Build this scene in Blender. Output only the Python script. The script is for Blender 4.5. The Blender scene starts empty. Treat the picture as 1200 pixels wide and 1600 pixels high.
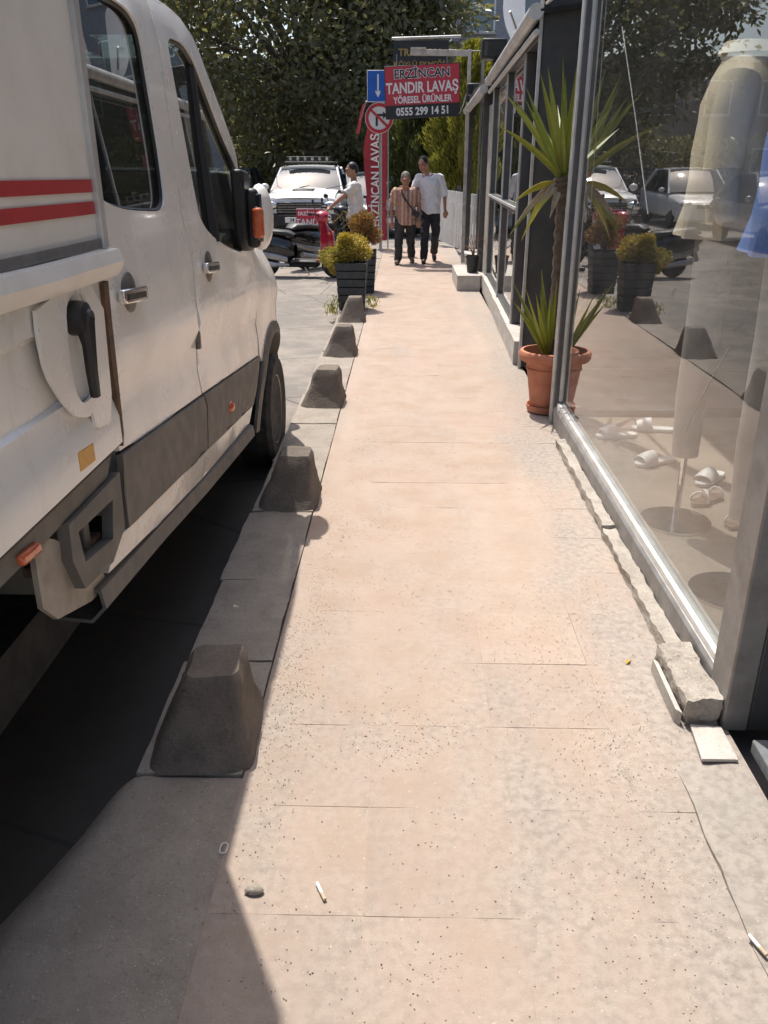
import bpy, bmesh, math, random
import numpy as np
from mathutils import Vector, Matrix, noise
from mathutils.geometry import delaunay_2d_cdt

random.seed(7)
SC = bpy.context.scene
COL = SC.collection

# ------------------------------------------------------------------ camera
cam_d = bpy.data.cameras.new("camera")
cam_d.sensor_fit = 'VERTICAL'; cam_d.sensor_height = 36.0
cam_d.lens = 36.0 * 1285.0 / 1600.0
cam_d.clip_start = 0.05; cam_d.clip_end = 600.0
cam = bpy.data.objects.new("camera", cam_d); COL.objects.link(cam)
cam.location = (0, 0, 1.6)
cam.rotation_euler = (math.radians(90 - 23.0), 0, math.radians(1.436))
SC.camera = cam

# ------------------------------------------------------------------ sky, sun, exposure
SUNV = Vector((-0.20, 0.40, 1.0)).normalized()
EL = math.asin(SUNV.z); AZ = math.atan2(SUNV.x, SUNV.y)
w = bpy.data.worlds.new("World"); SC.world = w; w.use_nodes = True
nt = w.node_tree; nt.nodes.clear()
sky = nt.nodes.new('ShaderNodeTexSky'); sky.sky_type = 'NISHITA'; sky.sun_disc = False
sky.sun_elevation = EL; sky.sun_rotation = AZ; sky.air_density = 1.0; sky.dust_density = 3.0
bg = nt.nodes.new('ShaderNodeBackground'); bg.inputs['Strength'].default_value = 0.15
wo = nt.nodes.new('ShaderNodeOutputWorld')
nt.links.new(sky.outputs[0], bg.inputs[0]); nt.links.new(bg.outputs[0], wo.inputs[0])
sd = bpy.data.lights.new("sun", 'SUN'); sd.energy = 3.7; sd.angle = math.radians(0.55); sd.color = (1.0, 0.95, 0.87)
sun = bpy.data.objects.new("sun", sd); COL.objects.link(sun)
sun.rotation_euler = SUNV.to_track_quat('Z', 'Y').to_euler()
SC.view_settings.view_transform = 'Standard'; SC.view_settings.look = 'None'
SC.view_settings.gamma = 1.0; SC.view_settings.use_curve_mapping = False
SC.view_settings.exposure = 0.54
cy = SC.cycles
cy.use_denoising = True; cy.max_bounces = 8; cy.diffuse_bounces = 4; cy.glossy_bounces = 4
cy.transmission_bounces = 6; cy.transparent_max_bounces = 16
cy.blur_glossy = 0.34; cy.caustics_reflective = True; cy.sample_clamp_indirect = 80.0

# ------------------------------------------------------------------ helpers
def lin(nodes, links, a, ai, b, bi): links.new(a.outputs[ai], b.inputs[bi])

class NT:
    """small node-graph helper"""
    def __init__(s, name):
        s.m = bpy.data.materials.new(name); s.m.use_nodes = True
        s.t = s.m.node_tree; s.t.nodes.clear()
        s.out = s.n('ShaderNodeOutputMaterial')
        s.pos = None
    def n(s, t, **kw):
        o = s.t.nodes.new(t)
        for k, v in kw.items(): setattr(o, k, v)
        return o
    def l(s, a, b): s.t.links.new(a, b)
    def P(s):
        if s.pos is None: s.pos = s.n('ShaderNodeNewGeometry').outputs['Position']
        return s.pos
    def noise(s, scale, detail=5, rough=.6, dist=0, vec=None):
        o = s.n('ShaderNodeTexNoise'); o.inputs['Scale'].default_value = scale; o.inputs['Detail'].default_value = detail
        o.inputs['Roughness'].default_value = rough; o.inputs['Distortion'].default_value = dist
        s.l(vec or s.P(), o.inputs['Vector']); return o.outputs[0]
    def vor(s, scale, feature='F1', vec=None):
        o = s.n('ShaderNodeTexVoronoi'); o.feature = feature; o.inputs['Scale'].default_value = scale
        s.l(vec or s.P(), o.inputs['Vector']); return o
    def ramp(s, f, a, b, lo=0., hi=1.):
        o = s.n('ShaderNodeMapRange'); o.interpolation_type = 'SMOOTHSTEP'
        o.inputs[1].default_value = a; o.inputs[2].default_value = b; o.inputs[3].default_value = lo; o.inputs[4].default_value = hi
        s.l(f, o.inputs[0]); return o.outputs[0]
    def math(s, op, a, b=None):
        o = s.n('ShaderNodeMath', operation=op)
        for i, v in enumerate((a, b)):
            if v is None: continue
            if isinstance(v, (int, float)): o.inputs[i].default_value = v
            else: s.l(v, o.inputs[i])
        return o.outputs[0]
    def mix(s, f, a, b, blend='MIX'):
        o = s.n('ShaderNodeMix', data_type='RGBA', blend_type=blend)
        for sock, v in ((o.inputs[0], f), (o.inputs[6], a), (o.inputs[7], b)):
            if isinstance(v, (int, float)): sock.default_value = v
            elif isinstance(v, tuple): sock.default_value = (*v, 1)[:4]
            else: s.l(v, sock)
        return o.outputs[2]
    def xyz(s):
        o = s.n('ShaderNodeSeparateXYZ'); s.l(s.P(), o.inputs[0]); return o.outputs
    def bump(s, h, strength=.3, dist=.005):
        o = s.n('ShaderNodeBump'); o.inputs['Strength'].default_value = strength; o.inputs['Distance'].default_value = dist
        s.l(h, o.inputs['Height']); return o.outputs[0]
    def bsdf(s, col, rough=.6, metal=0., spec=.5, normal=None, coat=0., finish=True, **kw):
        o = s.n('ShaderNodeBsdfPrincipled')
        for sock, v in ((o.inputs['Base Color'], col), (o.inputs['Roughness'], rough)):
            if isinstance(v, (int, float)): sock.default_value = v
            elif isinstance(v, tuple): sock.default_value = (*v, 1)[:4]
            else: s.l(v, sock)
        o.inputs['Metallic'].default_value = metal; o.inputs['Specular IOR Level'].default_value = spec
        o.inputs['Coat Weight'].default_value = coat; o.inputs['Coat Roughness'].default_value = .05
        if normal is not None: s.l(normal, o.inputs['Normal'])
        for k, v in kw.items(): o.inputs[k].default_value = v
        if finish: s.l(o.outputs[0], s.out.inputs[0])
        return o.outputs[0]

def mat(name, col, rough=.6, metal=0., col2=None, var=6., spec=.5, bump=0., bscale=90., coat=0., lo=.35, hi=.68):
    g = NT(name)
    c2 = col2 or tuple(v * .72 for v in col)
    c = g.mix(g.ramp(g.noise(var, 6, .62), lo, hi), col, c2)
    nrm = g.bump(g.noise(bscale, 5, .65), bump, .004) if bump else None
    r = g.ramp(g.noise(var * 2.3, 4), .3, .75, rough * .85, min(1, rough * 1.15))
    g.bsdf(c, r, metal, spec, nrm, coat)
    return g.m

class MB:
    """collects verts/faces for ONE mesh object"""
    def __init__(s): s.v = []; s.f = []
    def add(s, vs, fs):
        o = len(s.v); s.v += [tuple(v) for v in vs]; s.f += [tuple(i + o for i in f) for f in fs]; return s
    def box(s, c, d, rot=None):
        x, y, z = (a / 2 for a in d)
        vs = [Vector((i * x, j * y, k * z)) for k in (-1, 1) for j in (-1, 1) for i in (-1, 1)]
        if rot is not None: vs = [rot @ v for v in vs]
        c = Vector(c)
        return s.add([v + c for v in vs], [(0, 2, 3, 1), (4, 5, 7, 6), (0, 1, 5, 4), (2, 6, 7, 3), (1, 3, 7, 5), (0, 4, 6, 2)])
    def bx(s, x0, x1, y0, y1, z0, z1): return s.box(((x0 + x1) / 2, (y0 + y1) / 2, (z0 + z1) / 2), (abs(x1 - x0), abs(y1 - y0), abs(z1 - z0)))
    def tube(s, pts, r, n=8, cap=True):
        pts = [Vector(p) for p in pts]; m = len(pts)
        rs = r if isinstance(r, (list, tuple)) else [r] * m
        vs = []; ref = None
        for i, p in enumerate(pts):
            t = (pts[min(i + 1, m - 1)] - pts[max(i - 1, 0)]).normalized()
            if ref is None: ref = Vector((0, 0, 1)) if abs(t.z) < .9 else Vector((1, 0, 0))
            a = t.cross(ref).normalized(); b = t.cross(a).normalized(); ref = -b.cross(t).normalized() if False else ref
            for k in range(n):
                th = 2 * math.pi * k / n
                vs.append(p + (a * math.cos(th) + b * math.sin(th)) * rs[i])
        fs = [(i * n + k, i * n + (k + 1) % n, (i + 1) * n + (k + 1) % n, (i + 1) * n + k) for i in range(m - 1) for k in range(n)]
        if cap: fs += [tuple(range(n))[::-1], tuple((m - 1) * n + k for k in range(n))]
        return s.add(vs, fs)
    def lathe(s, prof, c=(0, 0, 0), n=24, axis='z', cap=True):
        vs = []; m = len(prof); c = Vector(c)
        for r, h in prof:
            for k in range(n):
                th = 2 * math.pi * k / n; a, b = r * math.cos(th), r * math.sin(th)
                vs.append(c + (Vector((a, b, h)) if axis == 'z' else Vector((h, a, b)) if axis == 'x' else Vector((a, h, b))))
        fs = [(i * n + k, i * n + (k + 1) % n, (i + 1) * n + (k + 1) % n, (i + 1) * n + k) for i in range(m - 1) for k in range(n)]
        if cap and prof[0][0] > 1e-5: fs.append(tuple(range(n))[::-1])
        if cap and prof[-1][0] > 1e-5: fs.append(tuple((m - 1) * n + k for k in range(n)))
        return s.add(vs, fs)
    def capsule(s, p, q, r1, r2, n=12):
        p, q = Vector(p), Vector(q); d = (q - p); L = d.length or 1e-4; t = d / L
        pts = []; rs = []
        for a in (80, 55, 25): pts.append(p - t * r1 * math.sin(math.radians(a))); rs.append(r1 * math.cos(math.radians(a)))
        for k in range(3): pts.append(p + d * k / 2); rs.append(r1 + (r2 - r1) * k / 2)
        for a in (25, 55, 80): pts.append(q + t * r2 * math.sin(math.radians(a))); rs.append(r2 * math.cos(math.radians(a)))
        return s.tube(pts, rs, n)
    def ball(s, c, r, n=12):
        rx, ry, rz = r if isinstance(r, (tuple, list)) else (r, r, r); c = Vector(c); vs = []; m = n // 2 + 1
        for i in range(m):
            ph = math.pi * (i + .02) / (m - 1 + .04)
            for k in range(n):
                th = 2 * math.pi * k / n
                vs.append(c + Vector((rx * math.sin(ph) * math.cos(th), ry * math.sin(ph) * math.sin(th), rz * math.cos(ph))))
        fs = [(i * n + k, (i + 1) * n + k, (i + 1) * n + (k + 1) % n, i * n + (k + 1) % n) for i in range(m - 1) for k in range(n)]
        fs += [tuple(range(n)), tuple((m - 1) * n + k for k in range(n))[::-1]]
        return s.add(vs, fs)
    def prism(s, poly, axis, a, b):
        """extrude a 2-D polygon between a and b along axis ('x': poly is (y,z); 'y': (x,z); 'z': (x,y))"""
        n = len(poly)
        f = {'x': lambda p, h: (h, p[0], p[1]), 'y': lambda p, h: (p[0], h, p[1]), 'z': lambda p, h: (p[0], p[1], h)}[axis]
        vs = [f(p, a) for p in poly] + [f(p, b) for p in poly]
        fs = [tuple(range(n))[::-1], tuple(range(n, 2 * n))] + [(i, (i + 1) % n, n + (i + 1) % n, n + i) for i in range(n)]
        return s.add(vs, fs)
    def grid(s, rows):
        """rows of equal length of 3-D points"""
        m, n = len(rows), len(rows[0]); vs = [p for r in rows for p in r]
        return s.add(vs, [(i * n + k, i * n + k + 1, (i + 1) * n + k + 1, (i + 1) * n + k) for i in range(m - 1) for k in range(n - 1)])

def mesh_of(mb, name, smooth=True):
    me = bpy.data.meshes.new(name); me.from_pydata(mb.v, [], mb.f)
    bm = bmesh.new(); bm.from_mesh(me); bmesh.ops.recalc_face_normals(bm, faces=bm.faces); bm.to_mesh(me); bm.free()
    if smooth: me.polygons.foreach_set('use_smooth', [True] * len(me.polygons))
    me.update(); return me

def link(name, me, m, parent=None, world=True):
    o = bpy.data.objects.new(name, me); COL.objects.link(o)
    if m is not None and not me.materials: me.materials.append(m)
    if parent is not None:
        o.parent = parent
        if world: o.matrix_parent_inverse = parent_world(parent).inverted()
    return o
def parent_world(p):
    mw = Matrix.LocRotScale(p.location, p.rotation_euler, p.scale)
    if p.parent: mw = parent_world(p.parent) @ p.matrix_parent_inverse @ mw
    return mw

def obj(name, mb, m, parent=None, bev=0, smooth=True, world=True, solid=0, seg=2, sub=0, angle=35):
    o = link(name, mesh_of(mb, name, smooth), m, parent, world)
    solid_ = solid
    if solid: md = o.modifiers.new("solid", 'SOLIDIFY'); md.thickness = abs(solid); md.offset = 0
    if bev: md = o.modifiers.new("bevel", 'BEVEL'); md.width = bev; md.segments = seg; md.limit_method = 'ANGLE'; md.angle_limit = math.radians(angle)
    if sub: md = o.modifiers.new("sub", 'SUBSURF'); md.levels = sub; md.render_levels = sub
    if solid and smooth: md = o.modifiers.new('split', 'EDGE_SPLIT'); md.split_angle = math.radians(50)
    if smooth and not sub:
        try:
            o.data.set_sharp_from_angle(angle=math.radians(38))
        except Exception: pass
    return o
def tag(o, label, cat=None, group=None, kind=None):
    if label: o['label'] = label
    if cat: o['category'] = cat
    if group: o['group'] = group
    if kind: o['kind'] = kind
    return o
def thing(name, label, cat, loc=(0, 0, 0), rz=0, group=None):
    o = bpy.data.objects.new(name, None); COL.objects.link(o); o.location = loc; o.rotation_euler = (0, 0, rz)
    o.empty_display_size = .1
    return tag(o, label, cat, group)
def copy_tree(o, parent=None):
    c = o.copy(); COL.objects.link(c)
    if parent is not None: c.parent = parent
    for ch in [x for x in COL.objects if x.parent == o]: copy_tree(ch, c)
    return c

def in_poly(p, poly):
    x, y = p; c = False; n = len(poly); j = n - 1
    for i in range(n):
        xi, yi = poly[i]; xj, yj = poly[j]
        if (yi > y) != (yj > y) and x < (xj - xi) * (y - yi) / (yj - yi) + xi: c = not c
        j = i
    return c
def densify(poly, step):
    out = []
    for i, p in enumerate(poly):
        q = poly[(i + 1) % len(poly)]; n = max(1, int(math.dist(p, q) / step))
        out += [(p[0] + (q[0] - p[0]) * k / n, p[1] + (q[1] - p[1]) * k / n) for k in range(n)]
    return out
def smooth_poly(poly, it=2):
    for _ in range(it):
        out = []
        for i, p in enumerate(poly):
            q = poly[(i + 1) % len(poly)]
            out += [(p[0] * .8 + q[0] * .2, p[1] * .8 + q[1] * .2), (p[0] * .2 + q[0] * .8, p[1] * .2 + q[1] * .8)]
        poly = out
    return poly
def panel(outline, holes, f, step=.07):
    """sheet with holes: 2-D outline -> constrained mesh -> f(u,v) gives the 3-D point"""
    loops = [densify(outline, step)] + [densify(h, step) for h in holes]
    pts = []; edges = []
    for lp in loops:
        o = len(pts); pts += lp; edges += [(o + i, o + (i + 1) % len(lp)) for i in range(len(lp))]
    us = [p[0] for p in loops[0]]; vs_ = [p[1] for p in loops[0]]
    u = min(us) + step * .5
    bd = list(pts)
    while u < max(us):
        v = min(vs_) + step * .5
        while v < max(vs_):
            if in_poly((u, v), loops[0]) and not any(in_poly((u, v), h) for h in loops[1:]) and min((u - a) ** 2 + (v - b) ** 2 for a, b in bd) > (step * .45) ** 2:
                pts.append((u, v))
            v += step
        u += step
    r = delaunay_2d_cdt([Vector(p) for p in pts], edges, [], 0, 1e-5)
    mb = MB(); fs = []
    for t in r[2]:
        c = (sum(r[0][i][0] for i in t) / len(t), sum(r[0][i][1] for i in t) / len(t))
        if in_poly(c, loops[0]) and not any(in_poly(c, h) for h in loops[1:]): fs.append(tuple(t))
    mb.add([f(p[0], p[1]) for p in r[0]], fs)
    return mb

def text(body, parent, size, loc, rot, m, name='lettering', bold=.0, extrude=.002, align='CENTER', sx=1.0, world=True, space=1.0):
    cu = bpy.data.curves.new(name, 'FONT'); cu.body = body; cu.size = size; cu.align_x = align; cu.align_y = 'CENTER'
    cu.extrude = extrude; cu.offset = bold; cu.space_character = space; cu.resolution_u = 3
    tmp = bpy.data.objects.new(name, cu); COL.objects.link(tmp)
    me = bpy.data.meshes.new_from_object(tmp.evaluated_get(bpy.context.evaluated_depsgraph_get()))
    bpy.data.objects.remove(tmp); bpy.data.curves.remove(cu)
    me.materials.clear(); me.materials.append(m)
    o = bpy.data.objects.new(name, me); COL.objects.link(o)
    o.location = loc; o.rotation_euler = rot; o.scale = (sx, 1, 1)
    if parent is not None:
        o.parent = parent
        if world: o.matrix_parent_inverse = parent_world(parent).inverted()
    return o

def leaf_mesh(name, centers, dirs, L, W, m, parent=None, fold=.25, world=True):
    """many small leaves (2 folded quads each) as one crown mesh"""
    c = np.asarray(centers, float); N = len(c); rng = np.random.default_rng(N)
    d = np.asarray(dirs, float); d /= np.linalg.norm(d, axis=1)[:, None] + 1e-9
    a = rng.normal(size=(N, 3)); s = np.cross(d, a); s /= np.linalg.norm(s, axis=1)[:, None] + 1e-9
    nn = np.cross(d, s)
    Ls = L * rng.uniform(.6, 1.25, N)[:, None]; Ws = W * rng.uniform(.7, 1.2, N)[:, None]
    v = np.empty((N, 4, 3))
    v[:, 0] = c - d * Ls * .5; v[:, 1] = c + s * Ws * .5 + nn * Ws * fold; v[:, 2] = c + d * Ls * .5; v[:, 3] = c - s * Ws * .5 + nn * Ws * fold
    me = bpy.data.meshes.new(name)
    me.vertices.add(N * 4); me.vertices.foreach_set('co', v.reshape(-1))
    i = np.arange(N)[:, None] * 4
    tri = np.concatenate([i + 0, i + 1, i + 2, i + 0, i + 2, i + 3], axis=1).reshape(-1)
    me.loops.add(N * 6); me.loops.foreach_set('vertex_index', tri.astype(np.int32))
    me.polygons.add(N * 2); me.polygons.foreach_set('loop_start', (np.arange(N * 2) * 3).astype(np.int32))
    me.polygons.foreach_set('loop_total', np.full(N * 2, 3, np.int32))
    me.update(calc_edges=True); me.validate()
    return link(name, me, m, parent, world)

# ------------------------------------------------------------------ materials
def foliage(name, a, b, c, transl=.35, rough=.45):
    g = NT(name)
    geo = g.n('ShaderNodeNewGeometry')
    r = geo.outputs['Random Per Island']
    col = g.mix(g.ramp(r, 0, 1), a, b)
    col = g.mix(g.ramp(g.noise(1.3, 3), .45, .7), col, c)
    p = g.bsdf(col, rough, spec=.45, finish=False)
    t = g.n('ShaderNodeBsdfTranslucent'); g.l(g.mix(1.0, col, (1.55, 1.5, .85), 'MULTIPLY'), t.inputs[0])
    mx = g.n('ShaderNodeMixShader'); mx.inputs[0].default_value = transl
    g.l(p, mx.inputs[1]); g.l(t.outputs[0], mx.inputs[2]); g.l(mx.outputs[0], g.out.inputs[0])
    return g.m

def glass_mat(name, tint=(.93, .96, .95), ior=1.5, boost=1.0, dust=.03, rough=0.0):
    """thin pane: transparent body + Fresnel mirror + a little dust"""
    g = NT(name)
    lw = g.n('ShaderNodeLayerWeight'); lw.inputs[0].default_value = .5
    F = g.math('ADD', g.math('MULTIPLY', g.math('POWER', lw.outputs['Facing'], 5.0), .96), .04)
    f = g.math('MINIMUM', g.math('MULTIPLY', g.math('DIVIDE', g.math('MULTIPLY', F, 2.0), g.math('ADD', F, 1.0)), boost), 1.0)
    tr = g.n('ShaderNodeBsdfTransparent'); tr.inputs[0].default_value = (*tint, 1)
    gl = g.n('ShaderNodeBsdfGlossy'); gl.inputs['Roughness'].default_value = rough; gl.inputs[0].default_value = (1, 1, 1, 1)
    df = g.n('ShaderNodeBsdfDiffuse'); df.inputs[0].default_value = (.55, .53, .5, 1)
    m0 = g.n('ShaderNodeMixShader'); g.l(g.ramp(g.noise(3.5, 6, .7), .35, .8, dust * .3, dust * 1.6), m0.inputs[0])
    g.l(tr.outputs[0], m0.inputs[1]); g.l(df.outputs[0], m0.inputs[2])
    m1 = g.n('ShaderNodeMixShader'); g.l(f, m1.inputs[0]); g.l(m0.outputs[0], m1.inputs[1]); g.l(gl.outputs[0], m1.inputs[2])
    g.l(m1.outputs[0], g.out.inputs[0]); return g.m

def pavement_mat(name, grey, sand, bias=0.0, slab=True, thin=None):
    g = NT(name)
    x, y, z = g.xyz()
    n1 = g.noise(1.1, 6, .62, .3); n2 = g.noise(4.3, 6, .65); n3 = g.noise(38, 4, .6); n4 = g.noise(260, 3, .6)
    # drifted sand: streaked along the walking direction
    mp = g.n('ShaderNodeMapping'); mp.inputs['Scale'].default_value = (3.2, .75, 1); g.l(g.P(), mp.inputs[0])
    n5 = g.noise(1.0, 6, .65, .5, vec=mp.outputs[0])
    cover = g.math('ADD', g.math('ADD', g.math('MULTIPLY', n1, .5), g.math('MULTIPLY', n5, .75)), g.math('MULTIPLY', n2, .35))
    cover = g.math('ADD', cover, bias)
    far = g.ramp(y, 1.0, 4.0, -.05, .12); side = g.ramp(x, .5, .95, 0, -.30); edge = g.ramp(x, -.5, -.36, -.15, 0)
    cover = g.math('ADD', g.math('ADD', cover, far), g.math('ADD', side, edge))
    dust = g.ramp(cover, .52, .98)
    gcol = g.mix(g.ramp(n3, .35, .7), grey, tuple(v * .72 for v in grey))
    gcol = g.mix(g.ramp(n2, .45, .72, 0, .6), gcol, tuple(v * f for v, f in zip(grey, (.86, .9, .93))))
    scol = g.mix(g.ramp(n2, .35, .7), sand, tuple(v * f for v, f in zip(sand, (.88, .84, .80))))
    scol = g.mix(g.ramp(n1, .5, .7, 0, .55), scol, (sand[0] * .95, sand[1] * .9, sand[2] * .93))
    col = g.mix(dust, gcol, scol)
    if thin: col = g.mix(g.ramp(g.math('ADD', z, g.math('MULTIPLY', g.math('SUBTRACT', n2, .5), .003)), .0010, .0050), col, g.mix(g.ramp(n1, .35, .65), thin, tuple(v * .95 for v in thin)))
    col = g.mix(g.ramp(n4, .64, .80, 0, .35), col, (.22, .17, .13))
    col = g.mix(g.ramp(g.noise(95, 3, .5), .66, .76, 0, .6), col, (.62, .52, .42))
    # old chewing gum / oil spots
    v = g.vor(2.6); spot = g.ramp(v.outputs['Distance'], .035, .055, .55, 0)
    col = g.mix(g.math('MULTIPLY', spot, g.ramp(n1, .5, .62)), col, (.16, .14, .12))
    if slab:
        oi = g.n('ShaderNodeObjectInfo')
        col = g.mix(1.0, col, g.mix(oi.outputs['Random'], (.96, .96, .965), (1.03, 1.02, 1.01)), 'MULTIPLY')
    h = g.math('ADD', g.math('MULTIPLY', n4, .5), g.math('ADD', g.math('MULTIPLY', n3, .6), g.math('MULTIPLY', dust, .5)))
    g.bsdf(col, .92, spec=.2, normal=g.bump(h, .55, .004)); return g.m

m_slab = pavement_mat('paving_slab_dusty', (.372, .322, .280), (.415, .330, .272), .0)
m_bed = pavement_mat('sand_bed', (.33, .28, .235), (.42, .325, .26), .3, False)
m_patch = pavement_mat('worn_concrete', (.365, .325, .285), (.42, .34, .28), -.2, False)
def asphalt():
    g = NT('asphalt_dusty')
    n1 = g.noise(.7, 6, .65, .4); n2 = g.noise(150, 3, .7); n3 = g.noise(5, 6, .7)
    x, y, z = g.xyz()
    c = g.mix(g.ramp(n2, .35, .7), (.21, .195, .175), (.14, .13, .12))
    dust = g.math('ADD', g.math('MULTIPLY', n1, .7), g.math('MULTIPLY', n3, .5))
    beyond_shade = g.math('MULTIPLY', g.ramp(y, 4.2, 7.0), 1.0); c = g.mix(g.math('SUBTRACT', 1.0, beyond_shade), c, g.mix(g.ramp(n3, .35, .7), (.075, .066, .058), (.05, .045, .04))); c = g.mix(g.math('MULTIPLY', g.ramp(dust, .5, .75, .15, .75), g.ramp(beyond_shade, 0, 1, .18, 1)), c, (.36, .31, .268))  # near road colour darkened to paint in the van's shade, dust thinned there
    v = g.vor(.9, 'DISTANCE_TO_EDGE'); c = g.mix(g.ramp(v.outputs['Distance'], .0, .012, .7, 0), c, (.05, .05, .05))
    g.bsdf(c, .9, spec=.25, normal=g.bump(n2, .6, .006)); return g.m
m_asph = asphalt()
m_ground = mat('ground_dusty', (.24, .22, .20), .95, var=.8, bump=.3)
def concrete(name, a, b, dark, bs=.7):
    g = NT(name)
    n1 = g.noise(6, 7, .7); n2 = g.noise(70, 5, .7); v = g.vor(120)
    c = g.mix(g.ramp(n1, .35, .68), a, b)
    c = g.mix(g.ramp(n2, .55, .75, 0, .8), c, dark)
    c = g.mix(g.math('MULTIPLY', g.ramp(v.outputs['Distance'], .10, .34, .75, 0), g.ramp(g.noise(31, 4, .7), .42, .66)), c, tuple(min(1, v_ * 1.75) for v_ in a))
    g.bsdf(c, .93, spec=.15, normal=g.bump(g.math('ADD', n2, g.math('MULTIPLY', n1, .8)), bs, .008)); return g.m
m_kerb = concrete('kerb_concrete', (.36, .315, .27), (.285, .25, .215), (.16, .138, .115))
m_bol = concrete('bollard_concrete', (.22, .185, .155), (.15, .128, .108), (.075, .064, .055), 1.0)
m_rough = concrete('broken_concrete', (.44, .40, .35), (.33, .29, .25), (.17, .15, .125), 1.0)
m_plinth = concrete('plinth_render', (.52, .49, .45), (.42, .39, .35), (.27, .24, .21), .4)
m_alu = mat('anthracite_aluminium', (.075, .078, .083), .42, .35, (.10, .10, .10), 5, bump=.03)
m_alu_l = mat('weathered_grey_rail', (.27, .26, .25), .5, .3, (.20, .19, .18), 9, bump=.12)
m_alu_w = mat('pale_aluminium_trim', (.62, .62, .60), .4, .3, (.48, .47, .45), 7)
m_black = mat('black_plastic', (.018, .018, .019), .5, 0, (.03, .03, .03), 5)
m_blackg = mat('glossy_black', (.012, .012, .013), .16, 0, (.02, .02, .02), 5, coat=.4)
m_glass = glass_mat('shop_glass', (.95, .975, .96), 1.5, .92, .06)
m_vglass = glass_mat('van_tinted_glass', (.17, .20, .19), 1.5, 1.0, .015)
m_fglass = glass_mat('van_clear_glass', (.45, .50, .48), 1.5, 1.0, .015)
m_cglass = mat('car_glass_dark', (.02, .025, .028), .03, 0, (.03, .035, .04), 2, spec=1.0, coat=1.0)
m_chrome = mat('chrome', (.75, .75, .74), .12, 1.0, (.5, .5, .49), 9)
m_orange = mat('amber_lens', (.75, .16, .05), .25, 0, (.55, .10, .035), 30, coat=.5)
m_red_l = mat('red_lens', (.5, .03, .02), .25, 0, coat=.5)
m_tyre = mat('tyre_rubber', (.025, .024, .023), .85, 0, (.055, .05, .045), 12, bump=.3)
m_rim = mat('steel_rim', (.30, .28, .26), .5, .6, (.15, .13, .11), 14)
m_skin = mat('skin', (.42, .22, .145), .5, 0, (.36, .18, .115), 20)
m_white = mat('white_paint', (.78, .78, .76), .5, 0, (.70, .70, .68), 3)
m_red = mat('red_sign_panel', (.52, .035, .06), .45, 0, (.46, .03, .05), 3)
m_signblk = mat('black_sign_panel', (.016, .016, .018), .4)
m_gold = mat('gold_letters', (.55, .36, .10), .5)
m_blue = mat('traffic_blue', (.0, .105, .50), .4, 0, (.0, .09, .44), 3)
m_tred = mat('traffic_red', (.58, .02, .035), .4)
m_galv = mat('galvanised_steel', (.42, .42, .41), .45, .7, (.33, .32, .31), 12)
m_cream = mat('cream_painted_steel', (.60, .56, .50), .55, 0, (.42, .37, .31), 9)
m_terra = mat('terracotta', (.50, .20, .115), .7, 0, (.42, .155, .09), 10, bump=.1)
m_soil = mat('potting_soil', (.05, .035, .025), .95, bump=.6)
m_bark = mat('bark', (.12, .095, .07), .95, 0, (.07, .055, .04), 14, bump=1.0, bscale=60)
m_yb = mat('yucca_trunk', (.15, .115, .085), .95, 0, (.09, .068, .05), 25, bump=1.0, bscale=80)
m_planter = mat('charcoal_stained_boards', (.036, .042, .048), .7, 0, (.055, .06, .064), 12, bump=.2)
def van_paint():
    g = NT('white_van_paint')
    x, y, z = g.xyz()
    n1 = g.noise(3, 6, .65); n2 = g.noise(24, 5, .7)
    mp = g.n('ShaderNodeMapping'); mp.inputs['Scale'].default_value = (1, 9, .8); g.l(g.P(), mp.inputs[0])
    st = g.noise(2.2, 5, .7, vec=mp.outputs[0])
    c = g.mix(g.ramp(n1, .35, .7), (.90, .87, .82), (.85, .815, .76))
    d = g.math('MULTIPLY', g.ramp(st, .5, .8), g.ramp(n2, .35, .7))
    c = g.mix(g.math('MULTIPLY', d, .5), c, (.40, .34, .27))
    low = g.math('MULTIPLY', g.ramp(z, .95, .45), g.ramp(n2, .3, .7, .3, .8))
    c = g.mix(g.math('MULTIPLY', low, .6), c, (.45, .37, .29))
    g.bsdf(c, g.ramp(n1, .3, .7, .2, .34), spec=.5, coat=.35); return g.m
m_van = van_paint()
m_box = mat('box_body_white', (.86, .825, .765), .42, 0, (.78, .74, .675), 5, bump=.05)
m_stripe = mat('red_stripe_tape', (.50, .04, .045), .4, 0, (.43, .035, .04), 6)
m_clad = mat('grey_plastic_cladding', (.125, .115, .105), .6, 0, (.165, .15, .13), 7, bump=.08)
m_rust = mat('rusty_edge', (.10, .065, .045), .9, 0, (.20, .11, .06), 20, bump=.5)
m_dark = mat('dark_interior', (.025, .025, .026), .85)
m_seat = mat('seat_cloth', (.045, .047, .05), .9, bump=.3)

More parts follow.
